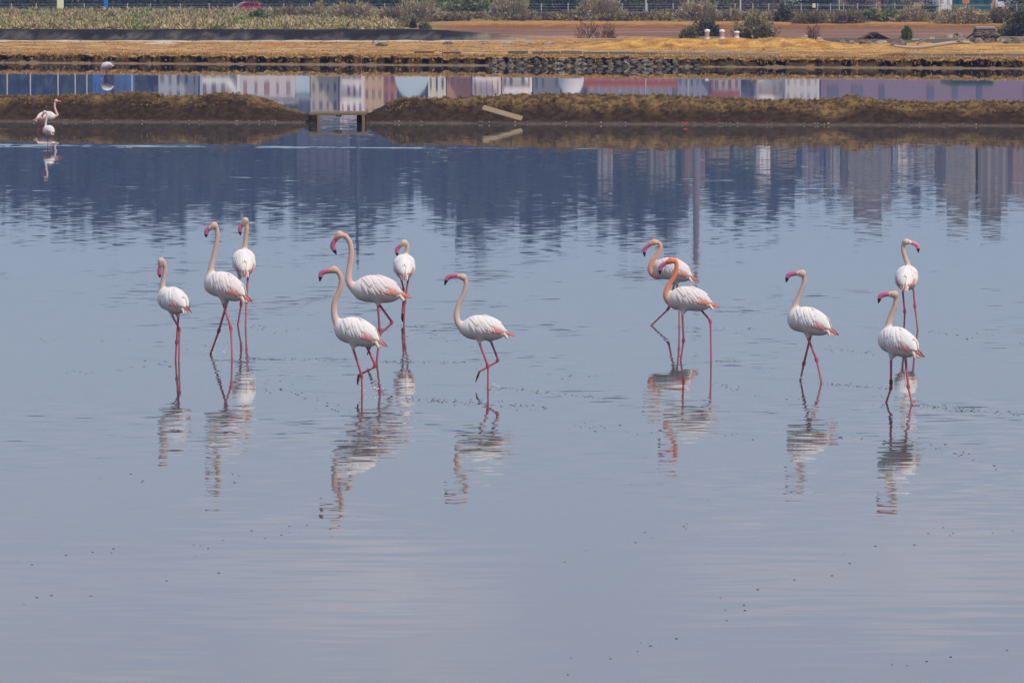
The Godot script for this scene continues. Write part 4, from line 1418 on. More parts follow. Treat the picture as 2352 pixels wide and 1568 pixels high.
func make_town() -> void:
	var glass := lin(0.06, 0.08, 0.12)
	var blue := lin(0.10, 0.14, 0.22)
	var white := lin(0.80, 0.79, 0.78)
	building(396, 496, 905, 22, lin(0.42, 0.44, 0.50), glass, 6, 5, "grey-blue block of flats, leftmost in the row beyond the trees")
	building(500, 592, 895, 19.5, white, glass, 6, 4, "white block of flats with dark windows beside the leftmost grey-blue one", "balcony")
	building(598, 700, 915, 20, lin(0.50, 0.52, 0.57), blue, 6, 6, "grey-blue office block right of the white balcony block")
	building(600, 735, 880, 16.2, lin(0.60, 0.58, 0.60), lin(0.25, 0.06, 0.07), 4, 5, "low pale building with dark red windows before the grey-blue office block")
	building(738, 772, 885, 15.5, lin(0.48, 0.62, 0.75), blue, 4, 2, "narrow pale blue building")
	building(776, 846, 890, 19, lin(0.50, 0.44, 0.38), glass, 6, 4, "beige block with deep dark windows right of the narrow pale blue building")
	building(850, 908, 880, 19.5, lin(0.72, 0.66, 0.68), lin(0.25, 0.10, 0.16), 6, 4, "pinkish white block with plum windows", "balcony")
	building(910, 958, 888, 20.5, lin(0.56, 0.40, 0.26), glass, 6, 3, "narrow orange block of flats between pinkish and brick-red ones")
	building(960, 988, 892, 21.5, lin(0.42, 0.20, 0.17), glass, 6, 2, "narrow brick-red block of flats beside the round-roofed hall")
	building(1070, 1114, 885, 23, lin(0.72, 0.67, 0.56), glass, 6, 3, "cream tower block right of the round-roofed hall")
	building(1117, 1178, 890, 22, lin(0.50, 0.26, 0.18), lin(0.46, 0.42, 0.46), 6, 4, "orange-red block with mauve windows")
	building(1181, 1252, 880, 20, lin(0.66, 0.60, 0.62), lin(0.46, 0.18, 0.12), 5, 5, "white block with rust-red window bays", "balcony")
	building(1255, 1330, 890, 22, white, blue, 6, 5, "white block of flats left of the dark grey one", "balcony")
	building(1333, 1400, 900, 23, lin(0.20, 0.21, 0.25), glass, 6, 4, "dark grey block of flats")
	building(1456, 1690, 875, 13.2, lin(0.52, 0.15, 0.09), lin(0.45, 0.40, 0.42), 4, 14, "long low building with red upper storey and roof", "red")
	building(1470, 1680, 930, 24, lin(0.26, 0.28, 0.35), lin(0.40, 0.38, 0.42), 7, 12, "long grey-blue block behind the red-roofed building")
	building(1694, 1780, 890, 22, lin(0.28, 0.31, 0.40), glass, 6, 6, "grey-blue block with dark windows right of the red-roofed building")
	building(1783, 1850, 880, 15, lin(0.46, 0.34, 0.36), glass, 4, 4, "low mauve house with red roof", "red")
	building(1853, 1888, 895, 22, lin(0.30, 0.33, 0.40), glass, 6, 2, "narrow grey block left of the white one with peach bays")
	building(1892, 1960, 885, 20, white, lin(0.60, 0.38, 0.25), 5, 4, "white block with peach window bays", "balcony")
	building(1963, 2048, 880, 18, lin(0.58, 0.58, 0.62), lin(0.36, 0.30, 0.28), 5, 5, "pale grey block left of the big mauve building")
	building(2052, 2600, 900, 22, lin(0.24, 0.19, 0.26), lin(0.10, 0.115, 0.20), 5, 9, "very long mauve building with bands of blue windows")
	# taller blocks farther off
	building(742, 868, 960, 34, lin(0.10, 0.115, 0.16), glass, 11, 6, "tall brown-grey tower block rising behind the middle of the town")
	building(1497, 1532, 960, 35, lin(0.30, 0.28, 0.29), glass, 11, 2, "slim beige tower above the long grey-blue block")
	building(1640, 1668, 965, 32, lin(0.24, 0.19, 0.21), glass, 10, 2, "slim red-brown tower left of the lattice mast")
	building(1900, 1925, 960, 32, white, glass, 10, 2, "slim white tower near the green hilltop")
	building(2016, 2060, 965, 34, lin(0.30, 0.29, 0.33), glass, 10, 3, "slim pale mauve tower left of the pink tower block")
	building(2112, 2228, 955, 38, lin(0.22, 0.205, 0.21), lin(0.13, 0.13, 0.16), 12, 6, "pink tower block with dark penthouse", "balcony pent")
	building(2246, 2284, 970, 33, white, glass, 10, 2, "slim white tower right of the pink tower block")
	building(2358, 2440, 955, 38, lin(0.25, 0.23, 0.215), lin(0.14, 0.14, 0.16), 12, 4, "beige tower block with balconies near the right edge", "balcony pent")
	building(2446, 2520, 960, 39, lin(0.18, 0.165, 0.175), lin(0.36, 0.34, 0.32), 12, 4, "rosy tower block with pale windows near the right edge", "pent")
	# a far row of middling blocks on the right
	var tones := [["grey-blue", lin(0.19, 0.21, 0.26)], ["beige", lin(0.33, 0.29, 0.25)], ["pale grey", lin(0.36, 0.36, 0.37)], ["rosy brown", lin(0.26, 0.20, 0.19)], ["dusky green-grey", lin(0.14, 0.17, 0.16)]]
	var xw := 1550.0
	var nr := 0
	while xw < 2560.0:
		nr += 1
		var wd := rng.randf_range(26.0, 74.0)
		var tn: Array = tones[(nr * 3 + nr / 4) % 5]
		building(xw, xw + wd, 985.0 + 12.0 * (nr % 3), rng.randf_range(30.0, 38.5), tn[1], mix3(lin(0.08, 0.09, 0.12), lin(0.5, 0.48, 0.46), 0.8 if nr % 3 == 0 else 0.1), 9, 2 + int(wd / 20.0), "%s apartment block, %s from the left in the farthest row on the right" % [tn[0], nth(nr)], "balcony" if nr % 4 == 1 else "")
		xw += wd + rng.randf_range(-4.0, 26.0)
	# round-roofed hall and dome
	var d := 870.0
	var hx: float = (1030 / 1.0884 - 1176.0) / F * d
	var o := thing("hall", "round-roofed pale blue hall between the brick-red and cream blocks", "hall", Vector3(hx, 0.4, -d))
	var g := Geo.new()
	var arc := []
	for i in 13:
		var a := PI * i / 12.0
		arc.append(Vector2(cos(a) * 2.9, 11.0 + sin(a) * 4.6))
	arc.append(Vector2(-2.9, 0))
	arc.append(Vector2(2.9, 0))
	prism(g, arc, 8.0, lin(0.50, 0.63, 0.76))
	obj("shell", g.mesh(), M.plain, o)
	g = Geo.new()
	g.box(Transform3D(Basis(), Vector3(0, 6, 8.05)), Vector3(4.2, 5, 0.1), glass, 0.02)
	obj("window", g.mesh(), M.gloss, o)
	hx = (1428 / 1.0884 - 1176.0) / F * d
	o = thing("domed_building", "grey domed building left of the long red-roofed one", "building", Vector3(hx, 0.4, -d))
	g = Geo.new()
	g.tube([Vector3(0, 0, 0), Vector3(0, 11.5, 0)], [2.1, 2.1], [lin(0.36, 0.37, 0.42)], 24)
	obj("drum", g.mesh(), M.plain, o)
	g = Geo.new()
	g.ball(Vector3(0, 11.5, 0), Vector3(2.3, 4.2, 2.3), lin(0.55, 0.55, 0.58), 20, 12)
	obj("dome", g.mesh(), M.plain, o)
	# masts
	for q in [[893, 1000.0, 52.0, 0.75, lin(0.07, 0.085, 0.13), "tall dark slender mast rising behind the brown-grey tower block"], [1741, 900.0, 50.5, 0.85, lin(0.20, 0.18, 0.23), "tall thick mauve mast rising right of the slim red-brown tower"]]:
		hx = (q[0] / 1.0884 - 1176.0) / F * q[1]
		o = thing("mast", q[5], "mast", Vector3(hx, 0.4, -q[1]))
		g = Geo.new()
		g.tube([Vector3(0, 0, 0), Vector3(0, q[2] * 0.5, 0), Vector3(0, q[2] * 0.86, 0), Vector3(0, q[2], 0)], [q[3], q[3] * 0.85, q[3] * 0.6, q[3] * 0.25], [q[4]], 12)
		obj("pole", g.mesh(), M.plain, o)
		for k in 3:
			g = Geo.new()
			g.tube([Vector3(0, q[2] * (0.62 + 0.13 * k), 0), Vector3(0, q[2] * (0.62 + 0.13 * k) + 0.9, 0)], [q[3] * 1.15, q[3] * 1.15], [q[4]], 12)
			obj("platform", g.mesh(), M.plain, o)
	# slender white poles on the left
	var k := 0
	for x in [18, 76, 145, 188, 217, 330]:
		hx = (x / 1.0884 - 1176.0) / F * 820.0
		o = thing("light_pole", "slender white light pole, %s from the left of six beyond the trees" % nth(k + 1), "light pole", Vector3(hx, 0.4, -820), 0.0, "white light poles on the left")
		var hh := 15.0 + 2.2 * (k % 3)
		g = Geo.new()
		g.tube([Vector3(0, 0, 0), Vector3(0, hh, 0)], [0.14, 0.09], [lin(0.5, 0.52, 0.56)], 8)
		obj("pole", g.mesh(), M.plain, o)
		g = Geo.new()
		g.box(Transform3D(Basis(), Vector3(0, hh, 0)), Vector3(1.3, 0.3, 0.4), lin(0.6, 0.62, 0.66), 0.05)
		obj("lamp_head", g.mesh(), M.plain, o)
		k += 1
	# blue awnings on the left
	for q in [[232, 258, lin(0.05, 0.16, 0.50), "blue-walled kiosk left of two beyond the trees"], [285, 322, lin(0.06, 0.14, 0.34), "dark blue-walled kiosk right of two beyond the trees"]]:
		building(q[0], q[1], 850, 15.5, q[2], glass, 4, 2, q[3])
	# low buildings seen behind the fence at right
	building(2345, 2379, 640, 7, lin(0.66, 0.69, 0.76), lin(0.40, 0.43, 0.5), 2, 2, "pale grey-blue building left of the teal one behind the fence")
	building(2380, 2478, 640, 8, lin(0.015, 0.10, 0.11), lin(0.01, 0.06, 0.07), 2, 4, "dark teal shop building behind the fence")
	var tx: float = (2490 / 1.0884 - 1176.0) / F * 634.0
	for q in [[2413, 0.9, "left one of two orange panels on the teal shop"], [2488, 1.0, "right one of two orange panels beside the teal shop"]]:
		tx = (q[0] / 1.0884 - 1176.0) / F * 634.0
		o = thing("shop_panel", q[2], "panel", Vector3(tx, 0.4, -634), 0.0)
		g = Geo.new()
		g.box(Transform3D(Basis(), Vector3(0, 2.3, 0)), Vector3(q[1], 2.6, 0.25), lin(0.50, 0.20, 0.05), 0.03)
		obj("panel", g.mesh(), M.plain, o)
		g = Geo.new()
		g.tube([Vector3(0, 0, -0.2), Vector3(0, 2.0, -0.2)], [0.08, 0.08], [lin(0.2, 0.2, 0.2)], 6)
		obj("pole", g.mesh(), M.plain, o)
	tx = (2510 / 1.0884 - 1176.0) / F * 626.0
	o = thing("van", "pale blue-white van parked right of the teal shop building", "van", Vector3(tx, 0.4, -626))
	g = Geo.new()
	prism(g, [Vector2(-1.2, 0.35), Vector2(-1.2, 1.3), Vector2(-0.9, 2.1), Vector2(1.25, 2.2), Vector2(1.3, 0.35)], 0.95, lin(0.62, 0.68, 0.78))
	obj("body", g.mesh(), M.paint, o)
	g = Geo.new()
	prism(g, [Vector2(-1.0, 1.3), Vector2(-0.8, 1.95), Vector2(0.1, 2.0), Vector2(0.1, 1.3)], 0.97, lin(0.06, 0.08, 0.1))
	obj("side_window", g.mesh(), M.gloss, o)
	for wx in [-0.8, 0.85]:
		g = Geo.new()
		g.tube([Vector3(wx, 0.34, 0.75), Vector3(wx, 0.34, 0.98)], [0.34, 0.34], [lin(0.02, 0.02, 0.02)], 14)
		obj("wheel", g.mesh(), M.plain, o)

var skyline := [Vector2(-3000, 330), Vector2(-600, 410), Vector2(0, 425), Vector2(110, 448), Vector2(200, 466), Vector2(290, 468), Vector2(330, 440), Vector2(430, 452), Vector2(560, 436), Vector2(740, 430), Vector2(900, 440), Vector2(975, 445), Vector2(990, 375), Vector2(1060, 372), Vector2(1078, 476), Vector2(1200, 480), Vector2(1240, 462), Vector2(1330, 466), Vector2(1440, 478), Vector2(1560, 474), Vector2(1690, 476), Vector2(1760, 440), Vector2(1880, 425), Vector2(2010, 395), Vector2(2120, 370), Vector2(2300, 355), Vector2(2560, 345), Vector2(3200, 380), Vector2(6000, 250)]

func make_hill() -> void:
	var g := []
	var cols := []
	var places := []
	var colors := []
	var dists := [1250.0, 1400.0, 1550.0, 1700.0, 1760.0, 2000.0, 2300.0]
	var prof := [0.0, 0.30, 0.72, 0.985, 1.0, 0.8, 0.0]
	for k in dists.size():
		g.append([])
		cols.append([])
	for i in 401:
		var px := -3000.0 + 9000.0 * i / 400.0
		var hc := (along(skyline, px) + 45.0) / F * 1700.0 - H - 9.0
		for k in dists.size():
			var x: float = (px / 1.0884 - 1176.0) / F * 1700.0 * (0.85 + 0.15 * dists[k] / 1700.0)
			var y: float = maxf(0.3, hc * prof[k] + 2.0 * noise_c.get_noise_2d(x * 0.02, dists[k] * 0.02))
			g[k].append(Vector3(x, y, -dists[k]))
			cols[k].append(lin(0.04, 0.058, 0.045))
	struct("hill", sheet(g, cols, Vector3(0, 1, 0.5)), vmat(0.95, 0.1))
	var cm := shrub_mesh(77, 1.0, 1.0, 130, lin(0.7, 0.75, 0.7), lin(1, 1, 1), 0.15, 0.0)
	for i in 9000:
		var px := rng.randf_range(-300.0, 2900.0)
		var t := pow(rng.randf(), 0.55)
		if i % 3 == 0:
			t = rng.randf_range(0.96, 1.03)
		var d := 1330.0 + 370.0 * t
		var f := d / 1700.0
		var hc := (along(skyline, px) + 45.0) / F * 1700.0 - H - 9.0
		var k := 0
		while k < dists.size() - 2 and d > dists[k + 1]:
			k += 1
		var y: float = hc * lerpf(prof[k], prof[k + 1], (d - dists[k]) / (dists[k + 1] - dists[k])) - 0.5
		var x: float = (px / 1.0884 - 1176.0) / F * 1700.0 * (0.85 + 0.15 * f)
		var s := rng.randf_range(6.0, 11.0)
		if noise_b.get_noise_2d(px * 0.035, 70.0) > 0.3:
			s *= 1.6
		elif noise_b.get_noise_2d(px * 0.035, 70.0) < -0.35:
			s *= 0.55
		if noise_c.get_noise_2d(px * 0.06, 200.0) > 0.05:
			s *= rng.randf_range(1.0, 1.35)
		places.append(Transform3D(Basis(Vector3.UP, rng.randf() * TAU).scaled(Vector3(s * 0.9, s, s * 0.9)), Vector3(x, maxf(y, 0.0), -d)))
		var c := mix3(lin(0.032, 0.05, 0.036), lin(0.07, 0.092, 0.065), rng.randf())
		colors.append(c)
	stuff("hill_forest", cm, M.leaf, places, colors, "dark pine woods covering the far hill", "woods")

# ---------------------------------------------------------------- flamingos
# torso at scale 1 in its own axes: u forward, v up, w sideways
const EGG := [[Vector3(0.0, 0.0, 0.0), Vector3(0.205, 0.138, 0.132)], [Vector3(-0.125, -0.012, 0.0), Vector3(0.145, 0.104, 0.106)], [Vector3(0.105, -0.03, 0.0), Vector3(0.125, 0.11, 0.108)]]

func smin(a: float, b: float, k: float) -> float:
	var h := maxf(k - absf(a - b), 0.0) / k
	return minf(a, b) - h * h * k * 0.25

func egg(p: Vector3) -> float:
	var d := 10.0
	for e in EGG:
		var q: Vector3 = p - e[0]
		var r: Vector3 = e[1]
		var k0 := (q / r).length()
		var k1 := (q / (r * r)).length()
		var s := k0 * (k0 - 1.0) / maxf(k1, 0.001)
		d = s if d > 9.0 else smin(d, s, 0.05)
	return d

func cone(p: Vector3, a: Vector3, b: Vector3, ra: float, rb: float) -> float:
	var ab := b - a
	var t := clampf((p - a).dot(ab) / maxf(ab.length_squared(), 1e-8), 0.0, 1.0)
	return p.distance_to(a + ab * t) - lerpf(ra, rb, t)

func egg_surface(u: float, phi: float, side: float) -> Vector3:
	var o := Vector3(u, -0.005, 0.0)
	var dir := Vector3(0, cos(phi), sin(phi) * side)
	var a := 0.0
	var b := 0.3
	for i in 18:
		var m := (a + b) * 0.5
		if egg(o + dir * m) < 0.0:
			a = m
		else:
			b = m
	return o + dir * maxf(a, 0.012)

func feather(u0: float, phi0: float, length: float, ang: float, width: float, side: float, lift: float, col: Color) -> ArrayMesh:
	var g := Geo.new()
	var n := 6
	var path := []
	for i in n + 1:
		var s := float(i) / n
		var u := u0 - length * s * cos(ang)
		var phi := phi0 + length * s * sin(ang) / 0.135
		var p := egg_surface(maxf(u, -0.27), phi, side)
		if u < -0.27:
			p.x = u
			p.y -= (-0.27 - u) * 0.35
		var nn := Vector3(0, cos(phi), sin(phi) * side)
		path.append([p + nn * (lift + 0.008 * s), nn])
	for i in n + 1:
		var s := float(i) / n
		var t: Vector3 = (path[min(i + 1, n)][0] - path[max(i - 1, 0)][0]).normalized()
		var nn: Vector3 = path[i][1]
		var ac := nn.cross(t).normalized()
		var w := width * 0.5 * clampf(pow(sin(PI * (0.10 + 0.9 * s)), 0.6), 0.05, 1.0)
		var p: Vector3 = path[i][0]
		g.vert(p - ac * w - nn * 0.004, (nn - ac * 0.5).normalized(), col)
		g.vert(p + nn * 0.003, nn, col)
		g.vert(p + ac * w - nn * 0.004, (nn + ac * 0.5).normalized(), col)
	for i in n:
		for k in 2:
			g.quad_i(i * 3 + k, i * 3 + k + 1, i * 3 + k + 4, i * 3 + k + 3)
	return g.mesh()

var wing_sets := []
func make_wing_sets() -> void:
	# each set: for either side the shell and its feathers, plus the tail
	var tints := [[lin(0.70, 0.68, 0.68), lin(0.65, 0.63, 0.635), lin(0.60, 0.17, 0.17)], [lin(0.68, 0.635, 0.64), lin(0.61, 0.555, 0.575), lin(0.68, 0.15, 0.10)]]
	for t in tints:
		var r := RandomNumberGenerator.new()
		r.seed = 4
		var set_ := {"wings": [], "tail": []}
		for side in [-1.0, 1.0]:
			var g := []
			var cols := []
			for i in 13:
				var u := 0.17 - 0.42 * i / 12.0
				var row := []
				var cr := []
				for k in 9:
					var low := lerpf(1.25, 1.75, sin(PI * clampf(i / 12.0, 0.0, 1.0)))
					var phi := lerpf(0.04, low, k / 8.0)
					var p := egg_surface(u, phi, side)
					var edge := 0.006 if k > 0 and k < 8 and i > 0 and i < 12 else -0.004
					row.append(p + Vector3(0, cos(phi), sin(phi) * side) * edge)
					cr.append(t[0])
				g.append(row)
				cols.append(cr)
			var shell := sheet(g, cols, Vector3(0, 0.7, side * 0.7))
			var fs := []
			# coral flight feathers that show below and behind
			for k in [1, 2, 4, 5]:
				var u: float = 0.02 - 0.052 * k
				fs.append(["flight_feather", feather(u, 1.72 - 0.07 * k, 0.085 + 0.012 * k, 0.34 - 0.05 * k, 0.034, side, 0.003, mix3(t[2], lin(0.78, 0.50, 0.48), r.randf() * 0.9))])
			for k in 3:
				fs.append(["flight_feather", feather(-0.135 - 0.014 * k, 1.18 + 0.18 * k, 0.115 - 0.012 * k, 0.5, 0.030, side, 0.012, mix3(t[2], lin(0.80, 0.50, 0.44), r.randf() * 0.8))])
			# rows of long white coverts that drape back and down
			for k in 11:
				var u := 0.14 - 0.032 * k + r.randf_range(-0.008, 0.008)
				fs.append(["feather", feather(u, 0.92 + 0.2 * r.randf(), 0.11 + 0.05 * r.randf(), 0.75 + 0.3 * r.randf() - 0.03 * k, 0.036, side, 0.003 + 0.003 * r.randf(), mix3(t[0], t[1], r.randf()))])
			for k in 12:
				var u := 0.15 - 0.027 * k + r.randf_range(-0.006, 0.006)
				fs.append(["feather", feather(u, 0.22 + 0.22 * r.randf(), 0.13 + 0.06 * r.randf(), 0.85 - 0.045 * k + 0.25 * r.randf(), 0.036, side, 0.006 + 0.003 * r.randf(), mix3(t[0], t[1], r.randf()))])
			for k in 4:
				fs.append(["feather", feather(0.0 - 0.035 * k, 0.30 * k - 0.02 * side, 0.215 - 0.01 * k, 0.10, 0.056, side, 0.010 - 0.001 * k - 0.0015 * side, mix3(t[0], t[1], r.randf()))])
			set_.wings.append([shell, fs])
		for k in 5:
			var g := Geo.new()
			var z := 0.026 * (k - 2)
			z *= 0.62
			g.tube([Vector3(-0.19, -0.005, z * 0.8), Vector3(-0.265, -0.034, z), Vector3(-0.325 + 0.009 * absf(k - 2), -0.064 - 0.006 * absf(k - 2), z * 1.15)], [0.024, 0.024, 0.006], [mix3(lin(0.72, 0.66, 0.63), lin(0.72, 0.44, 0.38), r.randf() * 0.7)], 6, 0.8, Vector3(0, 0.3, 1), false)
			set_.tail.append(g.mesh())
		wing_sets.append(set_)

func spline(pts: Array, steps: int) -> Array:
	var c := Curve3D.new()
	for i in pts.size():
		var a: Vector3 = pts[max(i - 1, 0)]
		var b: Vector3 = pts[min(i + 1, pts.size() - 1)]
		var t := (b - a) / 6.0
		c.add_point(pts[i], -t, t)
	var out := []
	var l := c.get_baked_length()
	for i in steps + 1:
		out.append(c.sample_baked(l * i / steps, true))
	return out

# b: o = corner of the sketch, f = its magnification, w = water line; all points are read off the photograph in that sketch
func flamingo(b: Dictionary) -> void:
	var o: Vector2 = b.o
	var f: float = b.f
	var conv := func(x: float, y: float) -> Vector2: return Vector2((o.x + x / f) / 1.0884, (o.y + y / f) / 1.0884)
	var c2: Vector2 = conv.call(b.c[0], b.c[1])
	var wl: Vector2 = conv.call(b.c[0], b.w)
	var root := at(c2.x, wl.y, 0.0)
	var dist := -root.z
	var pt := func(x: float, y: float, dz: float) -> Vector3:
		var q: Vector2 = conv.call(x, y)
		return at_d(q.x, q.y, dist - dz) - root
	var yaw: float = deg_to_rad(b.yaw)
	var pit: float = deg_to_rad(b.pitch)
	var sc: float = b.s
	var fwd := Vector3(-cos(yaw) * cos(pit), sin(pit), -sin(yaw) * cos(pit))
	var side := fwd.cross(Vector3.UP).normalized()
	var up := side.cross(fwd).normalized()
	var cen: Vector3 = pt.call(b.c[0], b.c[1], 0.0)
	var frame := Transform3D(Basis(fwd, up, side), cen)
	var neck_col: Color = b.get("neck", lin(0.53, 0.395, 0.355))
	var neck_low: Color = b.get("neck_low", lin(0.60, 0.465, 0.42))
	var face_col: Color = b.get("face", lin(0.60, 0.40, 0.33))

	# neck: from the crown of the head down into the breast
	var base_in := frame * (Vector3(0.10, -0.03, 0.0) * sc)
	var base_z := (frame * (Vector3(0.19, 0.0, 0.0) * sc)).z
	var head_z: float = base_z * 0.75 + b.get("hz", 0.0)
	var nk := []
	var nn: int = b.neck_pts.size()
	var head_c: Vector3 = pt.call(b.head[0], b.head[1], head_z)
	nk.append(head_c)
	for i in nn:
		var q: Array = b.neck_pts[i]
		nk.append(pt.call(q[0], q[1], lerpf(head_z, base_z, float(i + 1) / nn)))
	nk.append(base_in)
	var neck := spline(nk, 20)
	var nr := []
	for i in neck.size():
		var t := float(i) / (neck.size() - 1)
		nr.append(sc * (lerpf(0.0235, 0.029, t / 0.5) if t < 0.5 else lerpf(0.029, 0.039, (t - 0.5) / 0.32) if t < 0.82 else lerpf(0.039, 0.075, (t - 0.82) / 0.18)))

	# legs
	var legs := []
	var thighs := []
	for i in b.legs.size():
		var q: Array = b.legs[i]
		var sd: float = (0.055 if i == 0 else -0.055) * absf(cos(yaw)) * sc
		var hip: Vector3 = pt.call(q[0][0], q[0][1], sd)
		var last: Array = q[q.size() - 1]
		var fold: bool = q.size() > 3
		var foot: Vector3
		if fold:
			foot = pt.call(q[2][0], q[2][1], sd)
		else:
			var w: Vector2 = conv.call(last[0], last[1])
			foot = at(w.x, w.y, 0.0) - root
		var knee: Vector3 = pt.call(q[1][0], q[1][1], lerpf(hip.z, foot.z, 0.5))
		var chain := [hip, knee, foot]
		if fold:
			chain.append(pt.call(last[0], last[1], sd))
		legs.append(chain)
		var top := Vector3(lerpf(hip.x, cen.x, 0.45), lerpf(hip.y, cen.y, 0.62), hip.z * 0.8 + cen.z * 0.2)
		thighs.append([top, hip + (hip - knee).normalized() * -0.012])

	# head
	var bill_a: Vector3 = pt.call(b.bill[0][0], b.bill[0][1], head_z)
	var bill_b: Vector3 = pt.call(b.bill[1][0], b.bill[1][1], head_z)
	var bill_c: Vector3 = pt.call(b.bill[2][0], b.bill[2][1], head_z)
	var hd: Vector3 = bill_a - head_c
	if hd.length() < 0.05 * sc:
		hd = (bill_b - head_c)
	hd = hd.normalized()

	# the field of the whole body
	var inv := frame.affine_inverse()
	var field := func(p: Vector3) -> Vector2:
		var d := egg(inv * p / sc) * sc if p.distance_to(cen) < 0.5 else 1.0
		for t in thighs:
			d = smin(d, cone(p, t[0], t[1], 0.062 * sc, 0.017 * sc), 0.04)
		var n := 1.0
		for i in neck.size() - 1:
			if p.distance_squared_to(neck[i]) < 0.045:
				n = minf(n, cone(p, neck[i], neck[i + 1], nr[i], nr[i + 1]))
		var h := cone(p, head_c - hd * 0.018 * sc, head_c + hd * 0.026 * sc, 0.040 * sc, 0.029 * sc)
		n = smin(n, h, 0.02)
		return Vector2(smin(d, n, 0.055), d - n)

	var cell := 0.0125
	var lo := cen - Vector3.ONE * 0.36 * sc
	var hi := cen + Vector3.ONE * 0.36 * sc
	for p in neck:
		lo = lo.min(p - Vector3.ONE * 0.12)
		hi = hi.max(p + Vector3.ONE * 0.12)
	for t in thighs:
		lo = lo.min(t[1] - Vector3.ONE * 0.06)
		hi = hi.max(t[1] + Vector3.ONE * 0.06)
	var nx := int((hi.x - lo.x) / cell) + 2
	var ny := int((hi.y - lo.y) / cell) + 2
	var nz := int((hi.z - lo.z) / cell) + 2
	var phi := PackedFloat32Array()
	phi.resize(nx * ny * nz)
	phi.fill(9.0)
	var boxes := []
	var er := Vector3(absf(fwd.x) * 0.32 + absf(side.x) * 0.17 + absf(up.x) * 0.15, absf(fwd.y) * 0.32 + absf(up.y) * 0.17 + absf(side.y) * 0.15, absf(fwd.z) * 0.32 + absf(side.z) * 0.17 + absf(up.z) * 0.15) * sc
	boxes.append([cen - er, cen + er])
	for t in thighs:
		boxes.append([t[0].min(t[1]) - Vector3.ONE * 0.09, t[0].max(t[1]) + Vector3.ONE * 0.05])
	for i in neck.size() - 1:
		var r: float = nr[i + 1] + 0.03 + (0.025 if i < 2 else 0.0)
		boxes.append([neck[i].min(neck[i + 1]) - Vector3.ONE * r, neck[i].max(neck[i + 1]) + Vector3.ONE * r])
	boxes.append([head_c - Vector3.ONE * 0.085, head_c + Vector3.ONE * 0.085])
	var marked := PackedInt32Array()
	for bx in boxes:
		var a: Vector3 = (bx[0] - lo) / cell
		var z: Vector3 = (bx[1] - lo) / cell
		for k in range(maxi(int(a.z), 0), mini(int(z.z) + 2, nz)):
			for j in range(maxi(int(a.y), 0), mini(int(z.y) + 2, ny)):
				for i in range(maxi(int(a.x), 0), mini(int(z.x) + 2, nx)):
					var id := (k * ny + j) * nx + i
					if phi[id] > 8.0:
						phi[id] = field.call(lo + Vector3(i, j, k) * cell).x
						marked.push_back(id)
	# surface nets
	var geo := Geo.new()
	var at_cell := {}
	var offs := [0, 1, nx, nx + 1, nx * ny, nx * ny + 1, nx * ny + nx, nx * ny + nx + 1]
	var cs := [Vector3(0, 0, 0), Vector3(1, 0, 0), Vector3(0, 1, 0), Vector3(1, 1, 0), Vector3(0, 0, 1), Vector3(1, 0, 1), Vector3(0, 1, 1), Vector3(1, 1, 1)]
	var edges := [[0, 1], [2, 3], [4, 5], [6, 7], [0, 2], [1, 3], [4, 6], [5, 7], [0, 4], [1, 5], [2, 6], [3, 7]]
	var total := phi.size() - nx * ny - nx - 2
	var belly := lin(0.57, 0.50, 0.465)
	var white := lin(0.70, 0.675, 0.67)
	for id in marked:
		if id >= total:
			continue
		var neg := 0
		for q in offs:
			if phi[id + q] < 0.0:
				neg += 1
		if neg == 0 or neg == 8:
			continue
		var sum := Vector3.ZERO
		var cnt := 0
		for e in edges:
			var p0 := phi[id + offs[e[0]]]
			var p1 := phi[id + offs[e[1]]]
			if (p0 < 0.0) != (p1 < 0.0):
				sum += cs[e[0]].lerp(cs[e[1]], p0 / (p0 - p1))
				cnt += 1
		var ijk := Vector3(id % nx, (id / nx) % ny, id / (nx * ny))
		var p := lo + (ijk + sum / cnt) * cell
		var d0: Vector2 = field.call(p)
		var g := Vector3(field.call(p + Vector3(0.003, 0, 0)).x - d0.x, field.call(p + Vector3(0, 0.003, 0)).x - d0.x, field.call(p + Vector3(0, 0, 0.003)).x - d0.x).normalized()
		p -= g * d0.x * 0.8
		var lp := inv * p / sc
		var w := smoothstep(-0.03, 0.035, d0.y)
		var tn := clampf((p.y - cen.y) / maxf(head_c.y - cen.y, 0.1), 0.0, 1.0)
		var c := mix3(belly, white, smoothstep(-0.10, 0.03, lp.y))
		c = mix3(c, mix3(neck_low, neck_col, smoothstep(0.1, 0.6, tn)), w)
		c = mix3(c, face_col, w * smoothstep(0.0, 0.035 * sc, (p - head_c).dot(hd)) * (1.0 - smoothstep(0.07, 0.1, p.distance_to(head_c))))
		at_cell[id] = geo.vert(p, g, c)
	for id in marked:
		if not at_cell.has(id):
			continue
		for ax in 3:
			var st: int = [1, nx, nx * ny][ax]
			if id + st >= phi.size() or (phi[id] < 0.0) == (phi[id + st] < 0.0):
				continue
			var s1: int = [nx, nx * ny, 1][ax]
			var s2: int = [nx * ny, 1, nx][ax]
			if at_cell.has(id - s1) and at_cell.has(id - s2) and at_cell.has(id - s1 - s2):
				geo.quad_i(at_cell[id], at_cell[id - s1], at_cell[id - s1 - s2], at_cell[id - s2])

	# legs go on in the same mesh
	var pink := lin(0.42, 0.125, 0.165)
	var joint := lin(0.37, 0.08, 0.11)
	var toe := lin(0.085, 0.05, 0.035)
